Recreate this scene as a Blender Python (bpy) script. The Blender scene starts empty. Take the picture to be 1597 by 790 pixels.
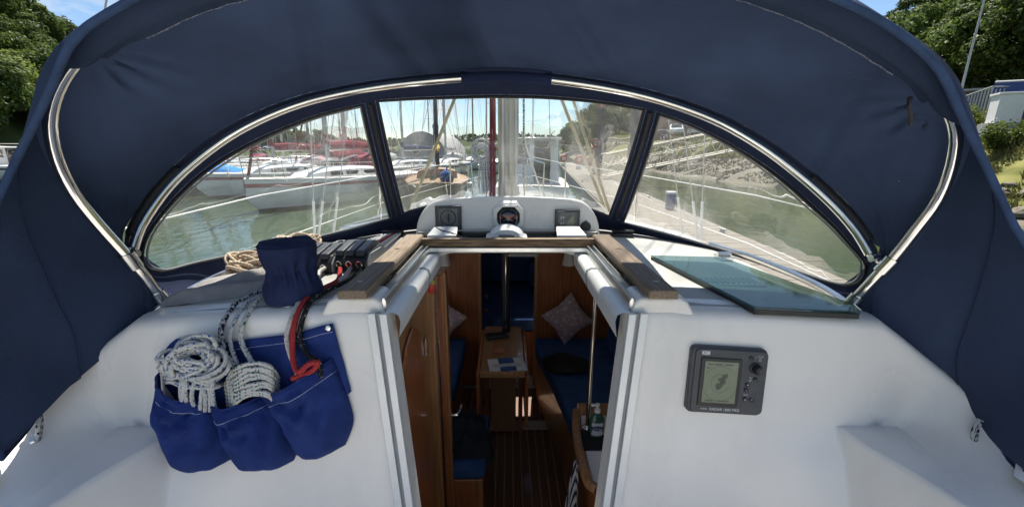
import bpy, bmesh, math, random
from mathutils import Vector, Matrix, Euler, noise
R = math.radians
rnd = random.Random(7)
sc = bpy.context.scene
col = sc.collection

# ------------------------------------------------------------------ camera, sky, sun, exposure
F, CX, CY, PITCH = 640.0, 792.0, 395.0, R(14.0)
cd = bpy.data.cameras.new('Camera'); cam = bpy.data.objects.new('Camera', cd); col.objects.link(cam)
cd.sensor_width = 36; cd.lens = F / 1597 * 36; cd.shift_x = 6.5 / 1597
cd.clip_start = 0.02; cd.clip_end = 3000
cam.location = (0, 0, 0); cam.rotation_euler = (R(90) - PITCH, 0, 0)
sc.camera = cam
SUN = Vector((0.05, 0.52, 1.0)).normalized()
world = bpy.data.worlds.new('World'); sc.world = world; world.use_nodes = True
wn = world.node_tree.nodes; wl = world.node_tree.links; wn.clear()
wout = wn.new('ShaderNodeOutputWorld'); wbg = wn.new('ShaderNodeBackground')
sky = wn.new('ShaderNodeTexSky'); sky.sky_type = 'NISHITA'; sky.sun_disc = False
sky.sun_elevation = math.asin(SUN.z); sky.sun_rotation = math.atan2(SUN.x, SUN.y)
sky.air_density = 1.0; sky.dust_density = 0.0; sky.ozone_density = 3.5
wtc = wn.new('ShaderNodeTexCoord'); wmp = wn.new('ShaderNodeMapping'); wmp.inputs['Scale'].default_value = (1, 1, 2.6)
wno = wn.new('ShaderNodeTexNoise'); wno.inputs['Scale'].default_value = 4.2; wno.inputs['Detail'].default_value = 9
wno.inputs['Roughness'].default_value = 0.62
wrp = wn.new('ShaderNodeValToRGB'); wrp.color_ramp.elements[0].position = 0.50; wrp.color_ramp.elements[1].position = 0.68
wmx = wn.new('ShaderNodeMix'); wmx.data_type = 'RGBA'
wmx.inputs[7].default_value = (6.2, 6.4, 6.8, 1)
wl.new(wtc.outputs['Generated'], wmp.inputs['Vector']); wl.new(wmp.outputs[0], wno.inputs['Vector'])
wl.new(wno.outputs[0], wrp.inputs[0]); wl.new(wrp.outputs[0], wmx.inputs[0])
wl.new(sky.outputs[0], wmx.inputs[6]); wl.new(wmx.outputs[2], wbg.inputs['Color'])
wl.new(wbg.outputs[0], wout.inputs['Surface'])
wbg.inputs['Strength'].default_value = 0.066
ld = bpy.data.lights.new('Sun', 'SUN'); lo = bpy.data.objects.new('Sun', ld); col.objects.link(lo)
ld.energy = 4.8; ld.angle = R(0.55); ld.color = (1.0, 0.94, 0.85)
lo.rotation_euler = SUN.to_track_quat('Z', 'Y').to_euler(); lo.location = (4, 4, 12)
sc.view_settings.view_transform = 'Standard'; sc.view_settings.look = 'None'
sc.view_settings.exposure = 1.15; sc.view_settings.gamma = 1.0; sc.view_settings.use_curve_mapping = False
sc.render.engine = 'CYCLES'
sc.cycles.use_denoising = True
sc.cycles.max_bounces = 10; sc.cycles.diffuse_bounces = 8; sc.cycles.glossy_bounces = 4
sc.cycles.transparent_max_bounces = 16; sc.cycles.sample_clamp_indirect = 6.0
WATER = -2.1

# ------------------------------------------------------------------ measuring: a place seen in the photograph, at a known distance
CP, SP = math.cos(PITCH), math.sin(PITCH)
def ray(px, py):
    u = (px - CX) / F; v = (CY - py) / F
    return Vector((u, CP + v * SP, -SP + v * CP))
def P(px, py, Y=None, Z=None, X=None):
    d = ray(px, py)
    k = Y / d.y if Y is not None else (Z / d.z if Z is not None else X / d.x)
    return d * k
def PP(px, py, a, b):                       # on the plane  Y = a + b*Z
    d = ray(px, py); return d * (a / (d.y - b * d.z))
def proj(p):
    zc = p.y * CP - p.z * SP
    return (CX + F * p.x / zc, CY - F * (p.y * SP + p.z * CP) / zc)
BA, BB = 1.0055, 0.15                        # raked cabin bulkhead  Y = BA + BB*Z
BU = Vector((0, BB, 1)).normalized(); BN = Vector((0, -1, BB)).normalized()
def BK(x, z, d=0.0): return Vector((x, BA + BB * z, z)) + BN * d
def PB(px, py, d=0.0): return PP(px, py, BA - d * 1.011, BB)

# ------------------------------------------------------------------ mesh building
def catmull(pts, n):
    pts = [Vector(p) for p in pts]; m = len(pts)
    if m < 3:
        return [pts[0].lerp(pts[-1], i / (n - 1)) for i in range(n)]
    dense = []
    for i in range(m - 1):
        p0 = pts[max(i - 1, 0)]; p1 = pts[i]; p2 = pts[i + 1]; p3 = pts[min(i + 2, m - 1)]
        for k in range(12):
            t = k / 12
            dense.append(0.5 * ((2 * p1) + (p2 - p0) * t + (2 * p0 - 5 * p1 + 4 * p2 - p3) * t * t + (3 * p1 - p0 - 3 * p2 + p3) * t ** 3))
    dense.append(pts[-1])
    return resample(dense, n)
def resample(d, n):
    L = [0]
    for a, b in zip(d, d[1:]): L.append(L[-1] + (b - a).length)
    out = []; j = 0
    for i in range(n):
        t = L[-1] * i / (n - 1)
        while j < len(d) - 2 and L[j + 1] < t: j += 1
        s = L[j + 1] - L[j]
        out.append(d[j].lerp(d[j + 1], (t - L[j]) / s if s > 1e-9 else 0))
    return out

class MB:
    def __init__(s): s.v = []; s.f = []; s.m = []; s.uv = {}
    def add(s, vs, fs, mi=0):
        o = len(s.v); s.v += [Vector(p) for p in vs]
        for f in fs: s.f.append([o + i for i in f]); s.m.append(mi)
        return s
    def box(s, c, d, M=None, mi=0):
        c = Vector(c); x, y, z = [k / 2 for k in d]
        vs = [Vector((a * x, b * y, e * z)) for e in (-1, 1) for b in (-1, 1) for a in (-1, 1)]
        if M is not None: vs = [M @ p for p in vs]
        return s.add([c + p for p in vs], [(0, 2, 3, 1), (4, 5, 7, 6), (0, 1, 5, 4), (2, 6, 7, 3), (0, 4, 6, 2), (1, 3, 7, 5)], mi)
    def tube(s, path, r, n=8, mi=0, cap=True, closed=False):
        path = [Vector(p) for p in path]; m = len(path)
        rs = r if isinstance(r, (list, tuple)) else [r] * m
        up = None; rings = []; acc = 0; o = len(s.v)
        for i, p in enumerate(path):
            if closed: t = path[(i + 1) % m] - path[i - 1]
            else: t = path[min(i + 1, m - 1)] - path[max(i - 1, 0)]
            if t.length < 1e-9: t = Vector((0, 0, 1))
            t.normalize()
            if up is None: up = Vector((0, 0, 1)) if abs(t.z) < .9 else Vector((1, 0, 0))
            a = up - t * up.dot(t)
            if a.length < 1e-6: a = t.orthogonal()
            a.normalize(); up = a; b = t.cross(a)
            if i: acc += (p - path[i - 1]).length
            for k in range(n):
                an = 2 * math.pi * k / n
                s.uv[len(s.v)] = (acc, k / n)
                s.v.append(p + (a * math.cos(an) + b * math.sin(an)) * rs[i])
        for i in range(m if closed else m - 1):
            j = (i + 1) % m
            for k in range(n):
                k2 = (k + 1) % n
                s.f.append([o + i * n + k, o + i * n + k2, o + j * n + k2, o + j * n + k]); s.m.append(mi)
        if cap and not closed:
            s.f.append([o + k for k in range(n)][::-1]); s.m.append(mi)
            s.f.append([o + (m - 1) * n + k for k in range(n)]); s.m.append(mi)
        return s
    def lathe(s, prof, n=24, c=(0, 0, 0), M=None, mi=0, wob=None):
        c = Vector(c); vs = []
        for j, (r, z) in enumerate(prof):
            for k in range(n):
                a = 2 * math.pi * k / n; rr = r * (wob(a, j) if wob else 1)
                p = Vector((rr * math.cos(a), rr * math.sin(a), z)); vs.append(c + (M @ p if M is not None else p))
        fs = [(j * n + k, j * n + (k + 1) % n, (j + 1) * n + (k + 1) % n, (j + 1) * n + k) for j in range(len(prof) - 1) for k in range(n)]
        fs.append(tuple(range(n))[::-1]); fs.append(tuple(range((len(prof) - 1) * n, len(prof) * n)))
        return s.add(vs, fs, mi)
    def grid(s, rows, mi=0, flip=False):
        n = len(rows[0]); vs = [p for r in rows for p in r]
        fs = []
        for j in range(len(rows) - 1):
            for k in range(n - 1):
                f = (j * n + k, j * n + k + 1, (j + 1) * n + k + 1, (j + 1) * n + k)
                fs.append(f[::-1] if flip else f)
        return s.add(vs, fs, mi)
    def prism(s, poly, dvec, mi=0):
        poly = [Vector(p) for p in poly]; n = len(poly); d = Vector(dvec)
        return s.add(poly + [p + d for p in poly], [tuple(range(n))[::-1], tuple(range(n, 2 * n))] + [(k, (k + 1) % n, n + (k + 1) % n, n + k) for k in range(n)], mi)
    def xf(s, M):
        s.v = [M @ p for p in s.v]; return s
    def build(s, name, mats, parent=None, smooth=38, bevel=0, solid=0, sub=0, local=False, seg=2, fixn=True):
        me = bpy.data.meshes.new(name)
        if not isinstance(mats, (list, tuple)): mats = [mats]
        if local: off = Vector((0, 0, 0))
        else:
            xs = [p.x for p in s.v]; ys = [p.y for p in s.v]; zs = [p.z for p in s.v]
            off = Vector(((min(xs) + max(xs)) / 2, (min(ys) + max(ys)) / 2, min(zs)))
        me.from_pydata([p - off for p in s.v], [], s.f)
        for m in mats: me.materials.append(M_[m] if isinstance(m, str) else m)
        me.polygons.foreach_set('material_index', s.m)
        if s.uv:
            ul = me.uv_layers.new(name='UVMap')
            for lp in me.loops:
                if lp.vertex_index in s.uv: ul.data[lp.index].uv = s.uv[lp.vertex_index]
        if fixn and len(s.f) < 20000:
            b = bmesh.new(); b.from_mesh(me); bmesh.ops.recalc_face_normals(b, faces=b.faces); b.to_mesh(me); b.free()
        if smooth:
            me.polygons.foreach_set('use_smooth', [True] * len(me.polygons)); me.set_sharp_from_angle(angle=R(smooth))
        me.update()
        o = bpy.data.objects.new(name, me); col.objects.link(o)
        if parent is not None:
            o.parent = parent
            w = Vector((0, 0, 0)); q = parent
            while q is not None: w = w + q.location; q = q.parent
            o.location = off - w if not local else (0, 0, 0)
        else: o.location = off
        if bevel:
            b = o.modifiers.new('b', 'BEVEL'); b.width = bevel; b.segments = seg; b.limit_method = 'ANGLE'; b.angle_limit = R(35)
        if solid:
            b = o.modifiers.new('s', 'SOLIDIFY'); b.thickness = solid; b.offset = 0
        if sub:
            b = o.modifiers.new('u', 'SUBSURF'); b.levels = sub; b.render_levels = sub
        return o
def tag(o, label, cat, group=None, kind=None):
    o['label'] = label; o['category'] = cat
    if group: o['group'] = group
    if kind: o['kind'] = kind
    return o
def empty(name, loc, label=None, cat=None, group=None, rz=0):
    o = bpy.data.objects.new(name, None); col.objects.link(o); o.location = loc; o.rotation_euler = (0, 0, rz)
    o.empty_display_size = .1
    if label: tag(o, label, cat, group)
    return o
def copy_tree(o, parent=None):
    c = o.copy(); col.objects.link(c); c.parent = parent
    for ch in list(o.children): copy_tree(ch, c)
    return c
def structure(o): o['kind'] = 'structure'; return o
def stuff(o): o['kind'] = 'stuff'; return o
def text(body, size, M, mat, parent, name='lettering', align='CENTER', sx=1.0):
    cu = bpy.data.curves.new('t', 'FONT'); cu.body = body; cu.size = size; cu.align_x = align; cu.align_y = 'CENTER'; cu.extrude = size * .012; cu.resolution_u = 3
    t = bpy.data.objects.new('t', cu); col.objects.link(t)
    bpy.context.view_layer.update()
    me = bpy.data.meshes.new_from_object(t.evaluated_get(bpy.context.evaluated_depsgraph_get()))
    bpy.data.objects.remove(t); bpy.data.curves.remove(cu)
    b = MB(); b.v = [M @ Vector((v.co.x * sx, v.co.y, v.co.z)) for v in me.vertices]; b.f = [list(p.vertices) for p in me.polygons]; b.m = [0] * len(b.f)
    bpy.data.meshes.remove(me)
    return b.build(name, mat, parent, smooth=0)

# ------------------------------------------------------------------ materials
M_ = {}
def nodes(name):
    m = bpy.data.materials.new(name); m.use_nodes = True; M_[name] = m
    nt = m.node_tree; return m, nt, nt.nodes, nt.links, nt.nodes['Principled BSDF'], nt.nodes['Material Output']
def pm(name, c, rough=.5, metal=0, var=.12, scale=8, bump=0, bscale=80, coat=0, spec=.5, stretch=(1, 1, 1), detail=4, rvar=.0, c2=None, thr=None, trans=0, orand=0):
    m, nt, n, l, b, out = nodes(name)
    tc = n.new('ShaderNodeTexCoord'); mp = n.new('ShaderNodeMapping'); mp.inputs['Scale'].default_value = stretch
    l.new(tc.outputs['Object'], mp.inputs['Vector'])
    no = n.new('ShaderNodeTexNoise'); no.inputs['Scale'].default_value = scale; no.inputs['Detail'].default_value = detail
    l.new(mp.outputs[0], no.inputs['Vector'])
    rp = n.new('ShaderNodeValToRGB'); e = rp.color_ramp.elements
    a, z = thr or (.3, .7); e[0].position = a; e[1].position = z
    e[0].color = [max(0, k * (1 - var)) for k in c] + [1]
    e[1].color = ([min(1, k * (1 + var)) for k in c] if c2 is None else list(c2)) + [1]
    l.new(no.outputs[0], rp.inputs[0])
    src = rp.outputs[0]
    if orand:
        oi = n.new('ShaderNodeObjectInfo'); hs = n.new('ShaderNodeHueSaturation'); mr = n.new('ShaderNodeMapRange')
        mr.inputs[3].default_value = 1 - orand; mr.inputs[4].default_value = 1 + orand
        l.new(oi.outputs['Random'], mr.inputs[0]); l.new(mr.outputs[0], hs.inputs['Value']); l.new(src, hs.inputs['Color']); src = hs.outputs[0]
    l.new(src, b.inputs['Base Color'])
    b.inputs['Roughness'].default_value = rough; b.inputs['Metallic'].default_value = metal
    b.inputs['Coat Weight'].default_value = coat; b.inputs['Coat Roughness'].default_value = .08; b.inputs['Specular IOR Level'].default_value = spec
    if rvar:
        mr = n.new('ShaderNodeMapRange'); mr.inputs[3].default_value = max(0.02, rough - rvar); mr.inputs[4].default_value = rough + rvar
        l.new(no.outputs[0], mr.inputs[0]); l.new(mr.outputs[0], b.inputs['Roughness'])
    if bump:
        n2 = n.new('ShaderNodeTexNoise'); n2.inputs['Scale'].default_value = bscale; n2.inputs['Detail'].default_value = 3
        l.new(mp.outputs[0], n2.inputs['Vector'])
        bp = n.new('ShaderNodeBump'); bp.inputs['Strength'].default_value = bump; bp.inputs['Distance'].default_value = .01
        l.new(n2.outputs[0], bp.inputs['Height']); l.new(bp.outputs[0], b.inputs['Normal'])
    if trans:
        tr = n.new('ShaderNodeBsdfTranslucent'); mx = n.new('ShaderNodeMixShader'); mx.inputs[0].default_value = trans
        l.new(src, tr.inputs['Color']); l.new(b.outputs[0], mx.inputs[1]); l.new(tr.outputs[0], mx.inputs[2]); l.new(mx.outputs[0], out.inputs['Surface'])
    return m
pm('gelcoat', (.83, .80, .75), .25, var=.0, scale=5, detail=12, bump=.05, bscale=500, rvar=.10, c2=(.71, .685, .64), thr=(.50, .80), stretch=(1, 1, .45))
pm('nonskid', (.46, .45, .42), .6, var=.08, scale=6, bump=.35, bscale=420)
pm('grey_gelcoat', (.55, .56, .57), .35, var=.05)
pm('canvas', (.035, .052, .100), .95, var=.24, scale=4, detail=8, bump=.45, bscale=520, spec=.12, trans=.09)
def lint(name, sc_, size, colr):
    m = M_[name]; n = m.node_tree.nodes; l = m.node_tree.links; b = n['Principled BSDF']; src = b.inputs['Base Color'].links[0].from_socket
    tc = n.new('ShaderNodeTexCoord'); vo = n.new('ShaderNodeTexVoronoi'); vo.inputs['Scale'].default_value = sc_; l.new(tc.outputs['Object'], vo.inputs['Vector'])
    no = n.new('ShaderNodeTexNoise'); no.inputs['Scale'].default_value = sc_ * 2.7; l.new(tc.outputs['Object'], no.inputs['Vector'])
    ad = n.new('ShaderNodeMath'); ad.operation = 'MULTIPLY_ADD'; ad.inputs[1].default_value = size * 1.6; ad.inputs[2].default_value = -size * .55; l.new(no.outputs[0], ad.inputs[0])
    lt = n.new('ShaderNodeMath'); lt.operation = 'LESS_THAN'; l.new(vo.outputs['Distance'], lt.inputs[0]); l.new(ad.outputs[0], lt.inputs[1])
    mx = n.new('ShaderNodeMix'); mx.data_type = 'RGBA'; mx.inputs[7].default_value = list(colr) + [1]; l.new(lt.outputs[0], mx.inputs[0]); l.new(src, mx.inputs[6]); l.new(mx.outputs[2], b.inputs['Base Color'])
lint('canvas', 16, .045, (.22, .25, .32))
lint('gelcoat', 7, .016, (.25, .22, .19))
pm('sunlit_edge_cloth', (.035, .062, .135), .9, var=.2, scale=30, bump=.2, bscale=700, spec=.2)  # paler blue than the canvas, painting in its sunlit rim
pm('canvas_trim', (.022, .031, .072), .9, var=.15, scale=9, bump=.2, bscale=900, spec=.2)
pm('zip_black', (.02, .02, .022), .6, var=.5, scale=160)
pm('stitch', (.16, .18, .24), .8, var=.5, scale=300, thr=(.45, .55))
pm('bag_blue', (.020, .040, .165), .9, var=.22, scale=16, detail=8, bump=.5, bscale=38, spec=.2)
pm('bag_stitch', (.35, .38, .5), .8, var=.4, scale=300)
pm('cover_blue', (.018, .028, .08), .9, var=.2, scale=12, bump=.3, bscale=500, spec=.2)
pm('steel', (.72, .70, .66), .14, 1, var=.06, scale=30, rvar=.05)
pm('alloy', (.62, .63, .63), .32, 1, var=.08, scale=20, stretch=(1, 1, .1))
pm('alloy_white', (.70, .71, .70), .35, .15, var=.05, scale=10)
pm('mast_alloy', (.50, .50, .49), .4, .7, var=.1, scale=10)
pm('black_plastic', (.018, .018, .02), .4, var=.2)
pm('grey_plastic', (.06, .062, .068), .45, var=.12, scale=40, bump=.06, bscale=900)
pm('grey_light', (.25, .26, .27), .5, var=.1)
pm('white_plastic', (.78, .78, .76), .3, var=.05)
pm('lettering', (.65, .66, .68), .6, var=.05)
pm('ink', (.02, .02, .03), .6, var=.1)
pm('lcd', (.20, .225, .15), .25, var=.10, scale=20)
pm('lcd_dark', (.075, .085, .06), .3, var=.1)
pm('lcd_grey', (.13, .14, .145), .2, var=.25, scale=30)
pm('teak_grey', (.19, .135, .09), .7, var=.25, scale=26, stretch=(9, .35, 9), bump=.3, bscale=40, c2=(.30, .225, .155), thr=(.35, .72))
pm('teak_bar', (.15, .085, .04), .6, var=.4, scale=22, stretch=(.5, 7, 7), bump=.4, bscale=30, c2=(.33, .22, .11), thr=(.35, .72))
pm('mahogany', (.31, .098, .034), .3, var=.3, scale=9, stretch=(8, 8, .5), coat=.3, c2=(.42, .15, .055))
pm('oak', (.34, .16, .06), .35, var=.3, scale=9, stretch=(8, 8, .5), coat=.3, c2=(.44, .22, .09))
pm('table_wood', (.36, .18, .08), .3, var=.3, scale=9, stretch=(8, .6, 8), coat=.4, c2=(.36, .19, .08))
pm('sole_teak', (.11, .055, .03), .4, var=.35, scale=12, stretch=(9, .5, 1), coat=.2, c2=(.17, .085, .048))
pm('sole_holly', (.45, .32, .18), .5, var=.2, scale=12, stretch=(9, .5, 1))
pm('sole_pale', (.55, .53, .47), .5, var=.1)
pm('cushion_blue', (.035, .085, .22), .9, var=.2, scale=14, bump=.15, bscale=400, spec=.2)
pm('dark_cloth', (.022, .025, .032), .9, var=.35, scale=12, spec=.2)
pm('black_cloth', (.008, .008, .01), .8, var=.3)
pm('towel', (.36, .34, .34), .95, var=.12, scale=30, bump=.5, bscale=500, spec=.1)
pm('headlining', (.75, .74, .71), .8, var=.04)
pm('soap', (.03, .10, .06), .1, var=.1, coat=.5)
pm('label_white', (.6, .62, .64), .5, var=.05)
pm('label_blue', (.01, .02, .12), .5, var=.05)
pm('lamp_shade', (.65, .62, .60), .7, var=.05)
pm('paper', (.55, .56, .58), .6, var=.15, scale=14, c2=(.25, .35, .42), thr=(.5, .56))
pm('brown_paper', (.35, .14, .07), .7, var=.3, scale=50)
pm('red_plastic', (.60, .05, .035), .4, var=.2)
# setting
pm('grass', (.10, .12, .03), .95, var=.4, scale=1.2, detail=8, c2=(.22, .21, .075), bump=.6, bscale=9, spec=.1)
pm('grass_blade', (.09, .115, .028), .8, var=.4, scale=.7, c2=(.21, .20, .075), spec=.15, trans=.25)
pm('mud', (.060, .048, .030), .75, var=.4, scale=1.5, detail=8, c2=(.13, .105, .07), bump=1.0, bscale=5, rvar=.15)
pm('weed', (.055, .05, .022), .7, var=.4, scale=2, c2=(.15, .12, .06))
pm('rock', (.10, .085, .06), .85, var=.3, scale=4, bump=.6, bscale=8, c2=(.19, .165, .125))
pm('tarmac', (.07, .07, .07), .9, var=.2, scale=3, bump=.2, bscale=60)
pm('hill_ground', (.05, .065, .02), .95, var=.4, scale=.4, detail=8, spec=.1)
pm('far_wood', (.035, .055, .022), .95, var=.5, scale=.5, detail=6, spec=.1, c2=(.09, .12, .05))
pm('leaf_a', (.095, .145, .024), .55, var=.35, scale=.5, c2=(.17, .215, .045), spec=.25, trans=.45, orand=.25)
pm('leaf_b', (.07, .12, .02), .55, var=.35, scale=.5, c2=(.12, .17, .035), spec=.25, trans=.42, orand=.25)
pm('bark', (.09, .07, .05), .9, var=.4, scale=3, stretch=(3, 3, .5), bump=.6, bscale=8)
pm('brick', (.26, .13, .085), .85, var=.25, scale=6, bump=.3, bscale=20, c2=(.34, .19, .13))
pm('render_wall', (.48, .43, .36), .85, var=.1, scale=2)
pm('slate', (.10, .095, .10), .7, var=.25, scale=6)
pm('roof_tile', (.20, .12, .09), .8, var=.25, scale=6)
pm('glass_dark', (.02, .025, .03), .08, var=.2, spec=.8)
pm('blue_paint', (.02, .05, .22), .5, var=.15, scale=2)
pm('grey_paint', (.30, .31, .31), .6, var=.1, scale=2)
pm('dock_plank', (.16, .14, .115), .85, var=.25, scale=5, stretch=(.4, 6, 1), bump=.4, bscale=14, c2=(.24, .215, .18), orand=.1)
pm('galv', (.42, .43, .43), .5, .6, var=.15, scale=4)
pm('gang_paint', (.58, .53, .43), .6, var=.12, scale=3)
pm('pile', (.035, .035, .04), .7, var=.35, scale=3)
pm('pile_grey', (.16, .16, .16), .7, var=.3, scale=3)
pm('red_paint', (.42, .05, .03), .5, var=.2, scale=4)
pm('orange', (.60, .13, .03), .5, var=.15)
pm('hull_white', (.76, .76, .74), .22, var=.05, scale=1.5)
pm('hull_navy', (.015, .025, .08), .2, var=.1, scale=2)
pm('hull_tan', (.26, .18, .09), .45, var=.2, scale=3)
pm('antifoul', (.05, .03, .03), .8, var=.3, scale=3)
pm('stripe_red', (.30, .03, .03), .35, var=.1)
pm('maroon', (.17, .03, .045), .9, var=.2, scale=6, spec=.2)
pm('cloth_navy', (.02, .03, .09), .9, var=.2, scale=6, spec=.2)
pm('cloth_blue', (.02, .20, .55), .8, var=.2, scale=4, spec=.2)
pm('cloth_grey', (.30, .30, .30), .85, var=.12, scale=2)
pm('cloth_yellow', (.50, .36, .08), .85, var=.2, scale=6)
pm('wood_boat', (.28, .17, .08), .45, var=.25, scale=5)
pm('jeans', (.03, .06, .14), .9, var=.2); pm('shirt_blue', (.03, .08, .25), .9, var=.15); pm('skin', (.45, .26, .18), .6, var=.1); pm('hair', (.04, .025, .015), .7)
pm('car_white', (.70, .71, .72), .2, var=.02, coat=.6); pm('car_blue', (.12, .26, .45), .2, var=.05, coat=.6)
pm('car_red', (.42, .04, .06), .2, var=.05, coat=.6); pm('car_silver', (.42, .44, .46), .25, .4, var=.05, coat=.6); pm('tyre', (.015, .015, .015), .8)

def rope_mat(name, base, fleck=None, dens=.30, braid=.5):
    m, nt, n, l, b, out = nodes(name)
    uv = n.new('ShaderNodeUVMap'); mp = n.new('ShaderNodeMapping'); mp.inputs['Scale'].default_value = (120, 4, 1)
    l.new(uv.outputs[0], mp.inputs['Vector'])
    vo = n.new('ShaderNodeTexVoronoi'); vo.inputs['Scale'].default_value = 1; l.new(mp.outputs[0], vo.inputs['Vector'])
    mp2 = n.new('ShaderNodeMapping'); mp2.inputs['Scale'].default_value = (1, 1, 1); l.new(uv.outputs[0], mp2.inputs['Vector'])
    # two families of helical strands
    sx = n.new('ShaderNodeSeparateXYZ'); l.new(mp2.outputs[0], sx.inputs[0])
    def hel(sign):
        a = n.new('ShaderNodeMath'); a.operation = 'MULTIPLY'; a.inputs[1].default_value = 2 * math.pi * 120; l.new(sx.outputs[0], a.inputs[0])
        c = n.new('ShaderNodeMath'); c.operation = 'MULTIPLY_ADD'; c.inputs[1].default_value = sign * 2 * math.pi * 4; l.new(sx.outputs[1], c.inputs[0]); l.new(a.outputs[0], c.inputs[2])
        d = n.new('ShaderNodeMath'); d.operation = 'SINE'; l.new(c.outputs[0], d.inputs[0]); return d
    h1, h2 = hel(1), hel(-1); mu = n.new('ShaderNodeMath'); mu.operation = 'MAXIMUM'; l.new(h1.outputs[0], mu.inputs[0]); l.new(h2.outputs[0], mu.inputs[1])
    bp = n.new('ShaderNodeBump'); bp.inputs['Strength'].default_value = braid; bp.inputs['Distance'].default_value = .003
    l.new(mu.outputs[0], bp.inputs['Height']); l.new(bp.outputs[0], b.inputs['Normal'])
    mx = n.new('ShaderNodeMix'); mx.data_type = 'RGBA'
    mx.inputs[6].default_value = list(fleck or base) + [1]; mx.inputs[7].default_value = list(base) + [1]
    rp = n.new('ShaderNodeValToRGB'); rp.color_ramp.elements[0].position = dens; rp.color_ramp.elements[1].position = dens + .04
    l.new(vo.outputs['Distance'], rp.inputs[0]); l.new(rp.outputs[0], mx.inputs[0])
    l.new(mx.outputs[2], b.inputs['Base Color']); b.inputs['Roughness'].default_value = .85; b.inputs['Specular IOR Level'].default_value = .2
rope_mat('rope_white', (.62, .61, .57)); rope_mat('rope_bluefleck', (.62, .61, .58), (.04, .13, .36), .30)
rope_mat('rope_greenfleck', (.62, .61, .58), (.02, .14, .09), .30); rope_mat('rope_red', (.42, .045, .045))
rope_mat('rope_black', (.016, .016, .02), (.55, .5, .35), .2); rope_mat('rope_navyfleck', (.55, .55, .55), (.012, .015, .035), .46)
rope_mat('rope_redfleck', (.60, .58, .55), (.40, .04, .04), .25); rope_mat('rope_tan', (.50, .40, .30)); rope_mat('rope_buff', (.40, .34, .20))
rope_mat('rope_maroon', (.20, .03, .035))

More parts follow.
